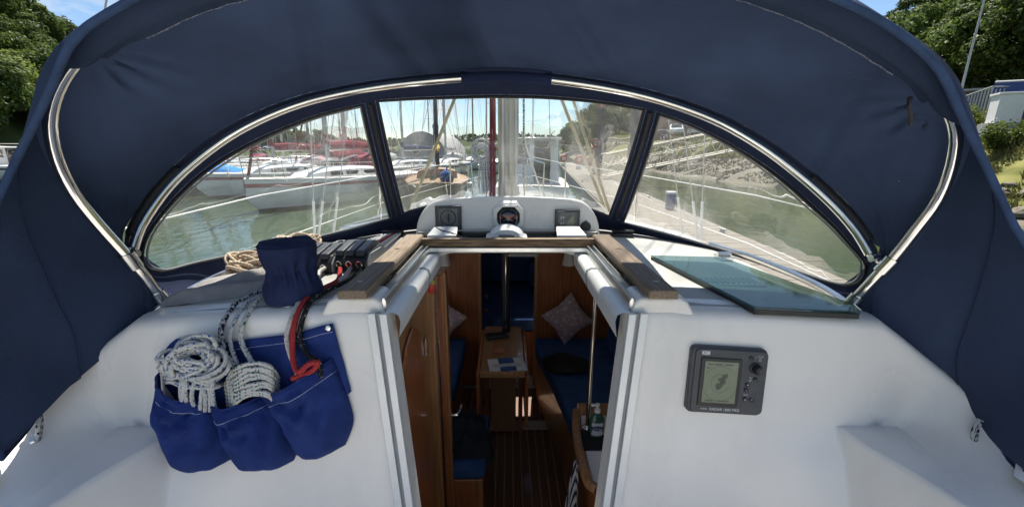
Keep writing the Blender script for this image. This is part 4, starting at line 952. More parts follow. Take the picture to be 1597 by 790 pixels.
    for y in (1.08, 1.3, 1.52): MB().box((s * .375, y, -.368), (.06, .12, .05)).build('rail_foot', 'teak_grey', Y_, bevel=.005)
    for y in (.99, 1.35): MB().lathe([(.008, -.3205), (.008, -.3195)], 12, (s * .375, y, 0)).build('teak_plug', 'sole_teak', Y_)
    # guard wires and stanchions
    st = [(1.46, 1.15, -.30), (1.50, 2.5, -.26), (1.36, 4.4, -.24), (.85, 6.2, -.18), (.42, 7.0, -.10)]
    for p in (st[0], st[2], st[3]):
        MB().tube([(s * (p[0] + .02), p[1], -.86), (s * p[0], p[1], p[2] + .01)], .0125, 8).build('stanchion', 'steel', Y_)
    MB().tube([(s * a, b_, c) for a, b_, c in st], .0042, 6).build('guard_wire', 'white_plastic', Y_)
    MB().tube([(s * a, b_, c - .30) for a, b_, c in st], .0042, 6).build('guard_wire', 'white_plastic', Y_)
    # shrouds
    for (x0, y0, z0), (x1, y1, z1), r_ in (((1.33, 2.72, -.86), (.86, 2.62, 4.5), .004), ((1.31, 2.62, -.86), (.02, 2.62, 4.6), .0035), ((1.31, 2.88, -.86), (.02, 2.66, 4.6), .0035)):
        A, B = Vector((s * x0, y0, z0)), Vector((s * x1, y1, z1))
        sh = MB().tube([A, B], r_, 6).build('shroud', 'rope_white', Y_); MB().tube([A, A.lerp(B, .10)], .009, 8).build('turnbuckle_cover', 'white_plastic', sh)
    # deck organiser fairlead by the windscreen foot
    b = MB(); b.box((s * .53, 1.87, -.380), (.09, .05, .03)); b.box((s * .53, 1.87, -.357), (.10, .055, .008)); b.build('deck_organiser', 'black_plastic', Y_, bevel=.004)
# sole of the cockpit, transom, bridge below the opening
MB().grid([[Vector((x, y, -1.5)) for x in (-.32, 0, .32)] for y in (.9, -.7, -2.3)]).build('cockpit_sole', 'nonskid', Y_)
MB().box((0, -2.38, -1.15), (2.5, .12, 1.0)).build('transom', 'gelcoat', Y_, bevel=.03)
MB().prism([BK(-.25, -1.15, .02), BK(.25, -1.15, .02), BK(.25, -1.55, .02), BK(-.25, -1.55, .02)], -BN * .06).build('bridge_deck', 'gelcoat', Y_)
MB().prism([BK(-1.0, -1.15, -.02), BK(1.0, -1.15, -.02), BK(1.0, -1.55, -.02), BK(-1.0, -1.55, -.02)], -BN * .03).build('lower_bulkhead', 'gelcoat', Y_)
# fore edge of the opening, sliding hatch with teak handle, hatch garage
MB().prism([Vector((x, 1.60, z)) for x, z in ((-.285, -.384), (.285, -.384), (.285, -.425), (.262, -.405), (.22, -.396), (-.22, -.396), (-.262, -.405), (-.285, -.425))], (0, .05, 0)).build('hatch_coaming', 'white_plastic', Y_, smooth=30)
h = MB().box((0, 1.90, -.372), (.60, .66, .018)).build('sliding_hatch', 'smoked', Y_, bevel=.004)
MB().prism([Vector((x, 1.555, z)) for x, z in ((-.37, -.362), (.37, -.362), (.335, -.330), (-.335, -.330))], (0, .026, 0)).build('teak_handle', 'teak_bar', h, smooth=0, bevel=.003)
MB().box((0, 1.560, -.373), (.75, .022, .018)).build('edge_strip', 'alloy', h, bevel=.002)
MB().prism([Vector((x, 1.545, -.398)) for x in (.0,)] + [Vector((.12, 1.545, -.398)), Vector((.115, 1.545, -.386)), Vector((.005, 1.545, -.386))], (0, .012, 0)).build('hatch_latch', 'black_plastic', h)
b = MB(); b.grid([[Vector((x, y, z)) for x, z in ((-.42, -.39), (-.40, -.352), (-.2, -.346), (0, -.344), (.2, -.346), (.40, -.352), (.42, -.39))] for y in (1.80, 2.3, 2.46)]); b.build('hatch_garage', 'nonskid', Y_)
# roof over the saloon (the inside of the coachroof) with the fore hatch opening, plus a port one added to brighten the cabin
b = MB(); xs = [-.95, -.86, -.60, -.3, HX - HW, .3, HX + HW, .95]; yy = [.97, 1.62, 2.1, 3.0, HY - HL, HY + HL, 4.4]
for i in range(7):
    for j in range(6):
        if i in (3, 4) and j == 0 or (i in (4, 5) and j == 4) or (i == 1 and j == 2): continue
        hz = lambda x, y: -.398 - .065 * (x / .95) ** 2 - .095 * max(0, y - 2.1); b.add([(x, y, hz(x, y)) for x, y in ((xs[i], yy[j]), (xs[i + 1], yy[j]), (xs[i + 1], yy[j + 1]), (xs[i], yy[j + 1]))], [(0, 1, 2, 3)])
b.build('headlining', 'headlining', Y_, smooth=0)
# mast, halyards, spreader, boom end above the hood
ms = MB(); ms.lathe([(.062, 0), (.062, 9.6)], 20, (0, 2.66, -.46)); 
for v in ms.v: v.y = 2.66 + (v.y - 2.66) * 1.35
mast = ms.build('mast', 'mast_alloy', Y_)
MB().lathe([(.12, -.45), (.12, -.405), (.085, -.385)], 20, (0, 2.66, 0)).build('mast_foot', 'alloy', Y_)
for x, y, r_, m, x1 in ((-.105, 2.56, .008, 'rope_maroon', -.06), (-.085, 2.54, .010, 'rope_maroon', -.05), (-.05, 2.52, .006, 'rope_buff', -.03), (-.03, 2.51, .006, 'rope_white', -.01), (.005, 2.51, .006, 'rope_buff', .02), (.05, 2.53, .005, 'rope_white', .04), (-.135, 2.6, .005, 'rope_white', -.07), (.10, 2.6, .006, 'rope_navyfleck', .05)):
    MB().tube([(x, y, -.36), (x * .95, y, .3), (x1, 2.57, 5)], r_, 6).build('halyard', m, mast)
b = MB()
for q in range(9):
    rr = .045 + rnd.uniform(-.012, .012); c = Vector((-.165 + rnd.uniform(-.01, .01), 2.60 + rnd.uniform(-.02, .02), .0 + rnd.uniform(-.02, .02))); a0 = rnd.uniform(0, 6)
    b.tube([c + Vector((rr * math.cos(2 * math.pi * k / 16 + a0), rnd.uniform(-.006, .006), rr * 1.0 * math.sin(2 * math.pi * k / 16 + a0))) for k in range(16)], .0065, 6, closed=True)
for q in range(6):
    x = -.16 + q * .008; b.tube(catmull([(x, 2.6, -.02), (x - .02 + q * .01, 2.58, -.16), (x - .01 + q * .01, 2.58, -.28), (x + .012, 2.6, -.16), (x + .005, 2.6, -.03)], 14), .006, 6)
tag(b.build('halyard_coil', 'rope_bluefleck'), 'coiled white halyard hanging from the mast', 'rope')
b = MB()
for s in (-1, 1):
    b = MB(); b.tube([(s * .70, 2.80, -.46), (s * .33, 2.74, .33), (s * .05, 2.69, .92)], .010, 8); b.build('lower_stay', 'rope_buff', Y_)
    if s > 0: MB().tube([(.735, 2.86, -.47), (.41, 2.78, .33), (.1, 2.7, 1.0)], .010, 8).build('lower_stay', 'rope_buff', Y_)
    MB().box((s * .715, 2.82, -.455), (.05, .06, .05)).build('stay_fitting', 'black_plastic', Y_, bevel=.005)
    MB().tube([(s * .30, 2.95, -.46), (s * .085, 2.70, .12)], .0055, 6).build('reefing_line', 'rope_white', Y_)
MB().tube([(.40, 3.7, -.54), (.20, 3.5, 3.0)], .004, 6).build('inner_stay', 'galv', Y_)
MB().tube([(.0, 7.1, -.7), (0, 2.75, 9.0)], [.03, .03], 8).build('furled_jib', 'rope_white', Y_)
pp = catmull([(-.55, 6.3, -.18), (-.3, 6.95, -.12), (0, 7.25, -.1), (.3, 6.95, -.12), (.55, 6.3, -.18)], 15)
b = MB(); b.tube(pp, .0125, 8)
for k in (0, 4, 10, 14): b.tube([pp[k], Vector((pp[k].x * .95, pp[k].y - .05, -.80))], .0125, 8)
b.build('pulpit', 'steel', Y_)

# ------------------------------------------------------------------ cabin seen through the companionway
SOLE = -1.90
MB().grid([[Vector((x, y, SOLE - .012)) for x in (-1, 0, 1)] for y in (.9, 4.4)]).build('cabin_floor', 'sole_pale', Y_)
sole = empty('cabin_sole', (0, 2, SOLE), None); sole.parent = Y_; sole.location = Vector((0, 2, SOLE)) - Y_.location
for k in range(15):
    x0 = -.385 + k * .052
    for ya, yb in ((1.0, 2.50), (2.62, 3.02)):
        MB().box((x0 + .026, (ya + yb) / 2, SOLE - .004), (.0475, yb - ya, .012)).build('sole_plank', 'sole_teak', sole, smooth=0)
        MB().box((x0 + .052, (ya + yb) / 2, SOLE - .005), (.0045, yb - ya, .012)).build('sole_strip', 'sole_holly', sole, smooth=0)
# saloon bulkhead panels
for s in (-1, 1):
    MB().box((s * .59, 3.09, -1.22), (.72, .03, 1.36)).build('saloon_bulkhead', 'mahogany', Y_, bevel=.003)
    MB().box((s * .222, 3.075, -1.205), (.03, .05, 1.38)).build('door_post', 'oak', Y_, bevel=.006)
    MB().box((s * .93, 2.35, -1.36), (.03, 2.6, 1.2)).build('cabin_side', 'mahogany', Y_)
for z, w_ in ((-.86, .02), (-.98, .02)): MB().box((-.172, 3.05, z - .25), (.03, .03, .03)).build('latch', 'steel', Y_)
MB().box((0, 4.38, -1.45), (1.6, .04, 1.3)).build('bow_bulkhead', 'mahogany', Y_)
o = empty('forward_berth', (0, 3.7, -1.62), 'dark blue cushioned berth in the fore cabin beyond the doorway', 'berth')
MB().box((0, 3.75, -1.42), (1.7, 1.1, .13)).build('mattress', 'cushion_blue', o, bevel=.03); MB().box((0, 3.78, -1.69), (1.7, 1.1, .4)).build('berth_base', 'mahogany', o)
MB().box((0, 4.2, -1.12), (1.5, .16, .45)).build('backrest', 'cushion_blue', o, bevel=.04); MB().box((.45, 4.0, -1.2), (.5, .3, .3)).build('bedding', 'cushion_blue', o, bevel=.08)
# compression post
MB().tube([(-.012, 2.60, SOLE), (-.012, 2.60, -.45)], .028, 16).build('compression_post', 'black_plastic', Y_)
MB().tube([(-.012, 2.572, -1.15), (-.012, 2.572, -.46)], .0055, 8).build('post_highlight', 'steel', Y_)  # thin steel rod drawing in the highlight down the post
# starboard settee
o = empty('settee', (.6, 2.4, SOLE), 'starboard settee with long blue cushion opposite the table', 'settee')
edge = [(.215, 3.02), (.215, 2.85), (.235, 2.72), (.285, 2.45), (.335, 2.1), (.36, 1.85), (.36, 1.62)]
MB().prism([Vector((x, y, -1.55)) for x, y in edge] + [Vector((.95, 1.62, -1.55)), Vector((.95, 3.02, -1.55))], (0, 0, .11)).build('seat_cushion', 'cushion_blue', o, bevel=.025, seg=3, smooth=30)
MB().prism([Vector((x + .012, y, SOLE)) for x, y in edge] + [Vector((.95, 1.62, SOLE)), Vector((.95, 3.02, SOLE))], (0, 0, .345)).build('settee_front', 'oak', o, smooth=30)
MB().prism([Vector((.74, 1.7, -1.44)), Vector((.80, 1.7, -1.05)), Vector((.93, 1.7, -1.02)), Vector((.95, 1.7, -1.44))], (0, 1.2, 0)).build('backrest', 'cushion_blue', o, bevel=.03, seg=3)
o = empty('port_settee', (-.7, 2.6, SOLE), 'port settee with blue cushion behind the open door', 'settee')
MB().box((-.64, 2.66, -1.495), (.62, .72, .11)).build('seat_cushion', 'cushion_blue', o, bevel=.025, seg=3); MB().box((-.66, 2.66, -1.727), (.60, .70, .345)).build('settee_front', 'oak', o)
MB().box((-.90, 2.63, -1.23), (.14, .78, .40)).build('backrest', 'cushion_blue', o, bevel=.03)
o = empty('locker_seat', (-.35, 1.85, SOLE), 'small wooden seat locker with blue cushion beside the door', 'seat')
MB().box((-.35, 1.86, -1.725), (.46, .38, .35)).build('locker', 'mahogany', o, bevel=.006); MB().box((-.35, 1.86, -1.50), (.49, .41, .09)).build('seat_cushion', 'cushion_blue', o, bevel=.03, seg=3); MB().box((-.135, 1.675, -1.725), (.03, .03, .34)).build('corner_post', 'oak', o, bevel=.004)
# table
o = empty('saloon_table', (-.03, 2.4, SOLE), 'narrow wooden drop leaf table on the centreline of the cabin', 'table')
TZ = -1.22
tb = MB().prism([Vector((-.155, 2.04, TZ)), Vector((.095, 2.04, TZ)), Vector((.095, 2.68, TZ)), Vector((-.155, 2.68, TZ))], (0, 0, .025)).build('table_top', 'table_wood', o, bevel=.004)
MB().box((-.03, 2.045, TZ + .028), (.25, .014, .018)).build('fiddle_rail', 'oak', tb, bevel=.003)
for x in (-.168, .108): MB().box((x, 2.36, TZ - .16), (.018, .60, .34)).build('drop_leaf', 'mahogany', o, bevel=.004)
MB().box((-.03, 2.57, -1.56), (.17, .20, .66)).build('pedestal', 'table_wood', o, bevel=.004)
for x in (-.14, .085): MB().prism([Vector((x - .014, 2.45, SOLE)), Vector((x - .014, 2.51, SOLE)), Vector((x - .014, 2.47, -1.5)), Vector((x - .014, 2.40, -1.25)), Vector((x - .014, 2.34, -1.25)), Vector((x - .014, 2.42, -1.5))], (.028, 0, 0)).build('leg', 'mahogany', o, bevel=.004)
M0 = Matrix.Translation((-.005, 2.13, TZ + .028)) @ Matrix.Rotation(R(9), 4, 'Z')
o = empty('magazine', (-.005, 2.13, TZ + .026), 'open magazine with blue picture lying on the table', 'magazine')
MB().box((0, 0, .003), (.21, .15, .006)).xf(M0).build('cover', 'label_white', o); MB().box((0, 0, .007), (.09, .148, .002)).xf(M0).build('picture', 'cushion_blue', o); MB().box((.0, -.01, .0085), (.16, .035, .001)).xf(M0).build('wing_print', 'paper', o)
b = MB(); b.grid([[Vector((-.09 + .07 * i / 5, 2.27 + .07 * j / 4, TZ + .030 + .022 * abs(noise.noise(Vector((i * .7, j * .9, 2)))))) for i in range(6)] for j in range(5)]); tag(b.build('crumpled_packet', 'brown_paper', solid=.002), 'crumpled reddish brown packet on the table', 'packet')
o = empty('black_case', (-.075, 2.50, TZ + .026), 'flat black case lying at the foot of the post', 'case'); M1 = Matrix.Translation((-.075, 2.50, TZ + .026)) @ Matrix.Rotation(R(14), 4, 'Z')
MB().box((0, 0, .012), (.15, .07, .022)).xf(M1).build('body', 'black_plastic', o, bevel=.005); MB().box((0, 0, .0245), (.12, .045, .003)).xf(M1).build('lid', 'black_cloth', o)
# scatter cushions
def pillow(c, s, M, label):
    b = MB(); n = 14
    for sg in (1, -1):
        rows = []
        for i in range(n + 1):
            r_ = []
            for j in range(n + 1):
                u, v = i / n * 2 - 1, j / n * 2 - 1; e = (1 - u * u) ** .5 * (1 - v * v) ** .5
                pin = 1 - .07 * ((1 - abs(u)) * abs(v) ** 3 + (1 - abs(v)) * abs(u) ** 3) * 2
                r_.append(Vector((u * s * pin, v * s * pin, sg * s * .36 * e)))
            rows.append(r_)
        b.grid(rows, flip=(sg < 0))
    b.xf(Matrix.Translation(c) @ M.to_4x4()); o = b.build('scatter_cushion', 'pillow_print', smooth=70); tag(o, label, 'cushion')
pillow(Vector((.46, 2.93, -1.245)), .145, Matrix.Rotation(R(78), 3, 'X') @ Matrix.Rotation(R(38), 3, 'Z'), 'grey pink patterned cushion leaning on the mahogany bulkhead of the starboard settee')
pillow(Vector((-.52, 2.92, -1.25)), .15, Matrix.Rotation(R(75), 3, 'X') @ Matrix.Rotation(R(50), 3, 'Z'), 'grey pink patterned cushion on the port settee behind the open door')
b = MB(); b.lathe([(.02, 0), (.13, .005), (.145, .03), (.10, .06), (.03, .07)], 22, (.40, 2.55, -1.44), wob=lambda a, j: 1 + .18 * math.sin(2 * a + j)); tag(b.build('black_bag', 'black_cloth'), 'soft black bag lying on the starboard settee', 'bag')
# jacket on the seat
b = MB(); n = 22; rows = []
for i in range(n + 1):
    r_ = []
    for j in range(n + 1):
        u, v = i / n, j / n; x = -.36 + .27 * u + .02 * math.sin(6 * v); y = 1.70 + .32 * v
        e = max(0, math.sin(math.pi * u)) ** .5 * max(0, math.sin(math.pi * v)) ** .5
        z = -1.452 + e * (.10 + .09 * noise.noise(Vector((u * 4, v * 4, 1))) + .05 * noise.noise(Vector((u * 9, v * 9, 5)))) - (.05 * max(0, u - .75) * 4)
        r_.append(Vector((x, y, z)))
    rows.append(r_)
b.grid(rows); tag(b.build('jacket', 'dark_cloth', smooth=70), 'crumpled dark grey jacket on the small blue seat', 'jacket')
# head door and panels on the port side
MB().box((-.345, 1.30, -1.2), (.03, .62, 1.45)).build('side_panel', 'oak', Y_, bevel=.004)
b = MB(); pl = [(1.06, -1.85), (1.42, -1.85), (1.42, -.72), (1.37, -.62), (1.28, -.575), (1.18, -.60), (1.10, -.68), (1.06, -.80)]
b.prism([Vector((-.329, y, z)) for y, z in pl], (.012, 0, 0)); dr = b.build('locker_door', 'mahogany', Y_, bevel=.006)
for z in (-.72, -1.62): MB().box((-.314, 1.44, z), (.01, .03, .07)).build('hinge', 'steel', dr)
MB().box((-.325, 1.60, -1.2), (.05, .05, 1.45)).build('door_frame', 'oak', Y_, bevel=.008)
o = empty('cabin_door', (-.30, 1.68, SOLE), 'open mahogany cabin door with brass handle', 'door')
MB().box((-.285, 1.70, -1.2), (.028, .13, 1.40)).build('leaf', 'mahogany', o, bevel=.006); MB().box((-.268, 1.655, -1.2), (.014, .02, 1.40)).build('edge_trim', 'oak', o)
MB().tube(catmull([(-.262, 1.66, -1.18), (-.235, 1.66, -1.18), (-.225, 1.69, -1.18), (-.225, 1.74, -1.185)], 9), .007, 8).build('handle', 'steel', o); MB().box((-.266, 1.665, -1.19), (.008, .03, .10)).build('lock_plate', 'steel', o)
o = empty('red_fruit_net', (-.32, 1.45, -.62), 'red and yellow bundle hanging under the hatch', 'bundle')
MB().lathe([(.004, -.03), (.012, -.022), (.016, -.006), (.011, .014), (.003, .026)], 14, (-.287, 1.46, -.49)).build('net', 'red_plastic', o); MB().lathe([(.004, -.01), (.011, 0), (.004, .014)], 12, (-.280, 1.455, -.475)).build('fruit', 'cloth_yellow', o); MB().tube([(-.287, 1.46, -.47), (-.287, 1.46, -.42)], .003, 5).build('string', 'rope_white', o)
# lamps on the saloon bulkhead
for x, lab in ((-.475, 'small grey cone shaded lamp on the port bulkhead panel'), (.455, 'small grey cone shaded lamp on the starboard bulkhead panel')):
    o = empty('wall_lamp', (x, 3.0, -.80), lab, 'lamp'); MB().lathe([(.045, -.835), (.028, -.745), (.012, -.735)], 20, (x, 2.99, 0)).build('lamp_shade', 'lamp_shade', o); MB().tube([(x, 2.99, -.735), (x, 3.03, -.70), (x, 3.08, -.70)], .008, 6).build('bracket', 'steel', o); MB().lathe([(.004, -.85), (.008, -.845), (.008, -.835)], 8, (x, 2.99, 0)).build('switch', 'steel', o)
# chart table / galley counter at starboard with pole, bottle, towel
o = empty('galley_counter', (.6, 1.4, SOLE), 'white topped counter with rounded wooden edge near the steps', 'counter')
ce = [(.30, 1.18), (.275, 1.22), (.275, 1.44), (.30, 1.62)]
MB().prism([Vector((x + .03, y, -1.155)) for x, y in ce] + [Vector((.95, 1.62, -1.155)), Vector((.95, 1.18, -1.155))], (0, 0, .02)).build('worktop', 'white_plastic', o)
MB().tube(catmull([(x + .008, y, -1.135) for x, y in ce], 14), .018, 8).build('fiddle_rail', 'oak', o); MB().prism([Vector((x + .04, y, SOLE)) for x, y in ce] + [Vector((.95, 1.62, SOLE)), Vector((.95, 1.18, SOLE))], (0, 0, .744)).build('front', 'mahogany', o)
MB().box((.42, 1.60, -1.11), (.22, .02, .05)).build('back_rail', 'oak', o)
o = empty('grab_pole', (.335, 1.50, -1.13), 'polished steel grab pole rising from the counter to the hatch', 'pole')
MB().tube([(.335, 1.50, -1.12), (.335, 1.47, -.46)], .0095, 12).build('tube', 'steel', o); MB().lathe([(.022, -1.135), (.022, -1.125), (.012, -1.115)], 14, (.335, 1.50, 0)).build('flange', 'steel', o)
o = empty('soap_bottle', (.362, 1.46, -1.135), 'green pump bottle of washing up liquid with white label on the counter', 'bottle')
Mb = Matrix.Translation((.362, 1.455, -1.135)); bb = MB(); bb.lathe([(.026, 0), (.031, .006), (.032, .05), (.030, .08), (.022, .10), (.010, .108), (.010, .116)], 22)
for v in bb.v: v.y *= .62
bb.xf(Mb).build('bottle_body', 'soap', o)
b = MB(); b.grid([[Vector((.0305 * math.sin(a), -.0325 * .62 * math.cos(a) , z)) for a in [R(-48 + 12 * k) for k in range(9)]] for z in (.016, .036, .056, .074)]); b.xf(Mb); lb = b.build('label', 'label_white', o)
b = MB(); b.grid([[Vector((.0308 * math.sin(a), -.0337 * .62 * math.cos(a), .050 + e * (1 - (abs(k - 3) / 3.4) ** 2) ** .5)) for k, a in enumerate([R(-38 + 12.6 * k) for k in range(7)])] for e in (-.011, .011)]); b.xf(Mb); b.build('oval_badge', 'label_blue', o)
text('Carex', .0135, Mb @ Matrix.Translation((0, -.0222, .050)) @ Matrix.Rotation(R(90), 4, 'X'), 'lettering', o)
MB().lathe([(.012, .114), (.012, .126), (.004, .128), (.004, .142), (.008, .143), (.008, .150), (.003, .151)], 14).xf(Mb).build('pump', 'white_plastic', o); MB().box((-.012, -.004, .1465), (.03, .008, .007)).xf(Mb).build('spout', 'white_plastic', o)
o = MB().box((.345, 1.43, -1.133), (.10, .12, .006)).build('mat', 'black_cloth'); tag(o, 'small black mat under the soap bottle', 'mat')
b = MB(); rows = []
for j in range(12):
    t = j / 11; rows.append([Vector((.255 - .02 * t + .018 * math.sin(i * 1.5 + t) * (.3 + t), 1.30 + (i / 10 - .5) * (.03 + .17 * t), -1.125 - .36 * t)) for i in range(11)])
b.grid(rows); tag(b.build('tea_towel', 'stripes', solid=.004, smooth=70), 'black and white striped tea towel hanging from the counter', 'towel')
MB().box((-.0, .93, -1.9), (.5, .04, .5)).build('engine_box', 'mahogany', Y_)
o = empty('bounce_block', (-.7, 1.9, SOLE), 'unseen white block behind the open cabin door, added to bounce sunlight', 'counter')
MB().box((-.71, 1.94, -1.06), (.42, .62, .03)).build('worktop', 'white_plastic', o, bevel=.005); MB().box((-.72, 1.95, -1.49), (.40, .60, .81)).build('front', 'white_plastic', o)  # added out of view to throw the port hatch sun round the cabin

# ================================================================== SPRAYHOOD
FA, FB_ = 1.234, .635            # plane of the window bow   Y = FA + FB_*Z
AA, AB = .910, -.374             # plane of the aft bow
bow_f_px = [(207, 388), (222, 348), (262, 292), (310, 247), (365, 208), (430, 176), (500, 153), (600, 134), (720, 122), (790, 119), (870, 126), (960, 140), (1040, 160), (1120, 190), (1190, 230), (1250, 275), (1300, 320), (1335, 360), (1357, 396)]
bow_a_px = [(255, 470), (225, 430), (190, 390), (150, 345), (115, 300), (90, 250), (79, 200), (83, 160), (97, 125), (118, 95), (140, 75), (185, 48), (250, 12), (330, -20), (450, -52), (600, -75), (790, -85), (930, -78), (1060, -60), (1180, -30), (1290, 15), (1365, 60), (1420, 97), (1457, 132), (1478, 170), (1488, 197), (1490, 225), (1480, 270), (1460, 315), (1430, 355), (1395, 400), (1358, 440), (1325, 475)]
F_T = catmull([PP(x, y, FA, FB_) for x, y in bow_f_px], 80)
A_T = catmull([PP(x, y, AA, AB) for x, y in bow_a_px], 110)
def grow(pts, k, dz): return [Vector((p.x * k, p.y, p.z + dz * (1 if p.z > -.2 else .2))) for p in pts]
F_C = grow(F_T, 1.022, .020); A_C = grow(A_T, 1.030, .030)
hood = empty('sprayhood', (0, 1.2, -.42), 'navy canvas sprayhood on stainless hoops with three clear windows', 'sprayhood')
# aft edge of the canvas
def E(px, py, low): return PP(px, py, .82, .17) if low else PP(px, py, .82, -.374)
edge_l = [E(2, 716, 1), E(-32, 625, 1), E(-48, 510, 1), E(-40, 405, 1), E(0, 305, 1)]
edge_px = [(30, 240), (60, 180), (85, 125), (105, 78), (130, 47), (165, 23), (205, 0), (265, -36), (400, -88), (600, -124), (790, -135), (1000, -120), (1150, -68), (1290, -8), (1360, 25), (1420, 65), (1465, 110), (1490, 160), (1512, 207)]
edge_r = [E(1543, 270, 1), E(1578, 345, 1), E(1625, 430, 1), E(1637, 520, 1), E(1622, 640, 1), E(1600, 748, 1)]
E_C = edge_l + [E(x, y, 0) for x, y in edge_px] + edge_r
NS = 281
hemF_l, hemF_r = Vector((-.965, 1.10, -.43)), Vector((.975, 1.10, -.43))
rowF = catmull([hemF_l] + F_C[::3] + [F_C[-1], hemF_r], NS)
rowA = catmull([Vector((-.985, 1.03, -.455))] + A_C[2:-2:3] + [Vector((.985, 1.03, -.455))], NS)
rowE = catmull(E_C, NS)
rowM = [a.lerp(e, .5) for a, e in zip(rowA, rowE)]
hml, hmr = PP(80, 622, .905, .05), PP(1500, 640, .905, .05)
for k in range(NS):
    s = k / (NS - 1); wl_ = max(0, 1 - s / .12); wr_ = max(0, 1 - (1 - s) / .12)
    rowM[k] = rowM[k] + (hml - rowM[0]) * wl_ * wl_ * (1 if k else 1) if wl_ and k else (hml if k == 0 else rowM[k])
    if wr_: rowM[k] = rowM[k] + (hmr - rowM[-1]) * wr_ * wr_ if k < NS - 1 else hmr
def interp(rows, t):
    n = len(rows) - 1; f = t * n; i = min(int(f), n - 1); f -= i; out = []
    for k in range(len(rows[0])):
        p0 = rows[max(i - 1, 0)][k]; p1 = rows[i][k]; p2 = rows[i + 1][k]; p3 = rows[min(i + 2, n)][k]
        out.append(p1.lerp(p2, f))
    return out
# roof panel between the two bows, with a slight sag and creases near the pocket ends
cL = min(range(NS), key=lambda k: (rowA[k] - PP(122, 92, AA, AB)).length) / (NS - 1); cR = min(range(NS), key=lambda k: (rowA[k] - PP(1476, 165, AA, AB)).length) / (NS - 1)
ro = []
for j in range(41):
    t = j / 40; r_ = [a.lerp(b_, t) for a, b_ in zip(rowF, rowA)]
    for k, p in enumerate(r_):
        s = k / (NS - 1); sag = .018 * math.sin(math.pi * t) * min(1, 8 * min(s, 1 - s))
        w_ = noise.noise(Vector((s * 9, t * 2.2, .3))) * .012 * math.sin(math.pi * t)
        for c0, sg_ in ((cL, 1), (cR, -1)):
            dx_ = (s - c0) * 3.2 * sg_; dy_ = (.93 - t) * .52; rr_ = math.hypot(dx_, dy_)
            if dx_ > -.08: w_ += .008 * math.sin(math.atan2(dy_, dx_ + .001) * 15 + 5 * rr_) * math.exp(-((rr_ - .11) / .075) ** 2) * min(1, dy_ / .02 if dy_ > 0 else 0)
        w_ += .0016 * noise.noise(Vector((s * 60, t * 12, 7))) * math.sin(math.pi * t)
        c = Vector((p.x, 0, p.z + .25)).normalized(); r_[k] = p - c * (sag + w_)
    ro.append(r_)
b = MB(); b.grid(ro); b.build('roof_panel', 'canvas', hood, smooth=70)
wg = []
for j in range(15):
    t = j / 14; r_ = interp([rowA, rowM, rowE], t)
    for k, p in enumerate(r_):
        s = k / (NS - 1); side = max(0, abs(s - .5) * 2 - .55) / .45
        w_ = noise.noise(Vector((s * 14, t * 2.5, 2.3))) * .010 * math.sin(math.pi * t) * (.35 + side)
        p = p.copy(); p.x += w_ * (1 if s > .5 else -1) * side; p.z += w_ * (1 - side); r_[k] = p
    wg.append(r_)
b = MB(); b.grid(wg); b.build('aft_panel', 'canvas', hood, smooth=70)
# bound edges
MB().tube(rowE, .0065, 8).build('edge_binding', 'sunlit_edge_cloth', hood, smooth=60)
hem = [r_[0] for r_ in wg]; hem2 = [r_[-1] for r_ in wg]
for hh in (hem, hem2): MB().tube(hh, .005, 8).build('hem_binding', 'canvas_trim', hood)
for tt in (.55, ):
    for rng in ((0, 52), (NS - 52, NS)):
        pts = [wg[int(tt * 14)][k] + Vector((.004 if k < 140 else -.004, 0, 0)) for k in range(*rng)]; MB().tube(pts, .0014, 5).build('seam', 'canvas_trim', hood)
# pocket sleeve that wraps the aft hoop between the two seams
iL = min(range(NS), key=lambda k: (rowA[k] - PP(122, 92, AA, AB)).length); iR = min(range(NS), key=lambda k: (rowA[k] - PP(1476, 165, AA, AB)).length)
b = MB(); rows = []
for q in range(9):
    f = q / 8; r_ = []
    for k in range(iL, iR + 1):
        e = min(1, (k - iL + 1) / 10, (iR - k + 1) / 10)
        a_ = ro[36][k]; m_ = rowA[k]; z_ = wg[7][k]
        p = a_.lerp(m_, f * 2) if f < .5 else m_.lerp(z_, f * 2 - 1)
        n_ = Vector((p.x, 0, p.z + .25)).normalized(); r_.append(p - n_ * (.006 + .060 * math.sin(math.pi * f) ** .7) + Vector((0, .0, .002 * noise.noise(Vector((k * .6, f * 3, 0))))))
    rows.append(r_)
b.grid(rows); b.build('hoop_sleeve_panel', 'canvas', hood, smooth=70)
for q_, m_n, r_2 in ((0, 'zip_black', .0032), (1, 'stitch', .0014)):
    MB().tube([p - Vector((p.x, 0, p.z + .25)).normalized() * .0055 for p in rows[q_][9:-9]], r_2, 6).build('seam', m_n, hood)
# windscreen surface
base = [(-.965, 1.10, -.43), (-.985, 1.35, -.425), (-.905, 1.63, -.41), (-.70, 1.87, -.392), (-.45, 2.01, -.378), (-.2, 2.07, -.372), (0, 2.09, -.372), (.2, 2.07, -.372), (.45, 2.01, -.378), (.70, 1.87, -.392), (.905, 1.63, -.41), (.985, 1.35, -.425), (.975, 1.10, -.43)]
NW = 121
B_W = catmull(base, NW); T_W = catmull([hemF_l.lerp(F_C[0], .5)] + F_C[::3] + [F_C[-1], hemF_r.lerp(F_C[-1], .5)], NW)
def Wp(s, t):
    f = min(max(s, 0), 1) * (NW - 1); i = min(int(f), NW - 2); f -= i
    a = B_W[i].lerp(B_W[i + 1], f); c = T_W[i].lerp(T_W[i + 1], f)
    p = a.lerp(c, t); bul = .018 * math.sin(math.pi * min(1, max(0, t))); d = Vector((p.x, p.y - 1.1, 0)); d.normalize()
    return p + d * bul
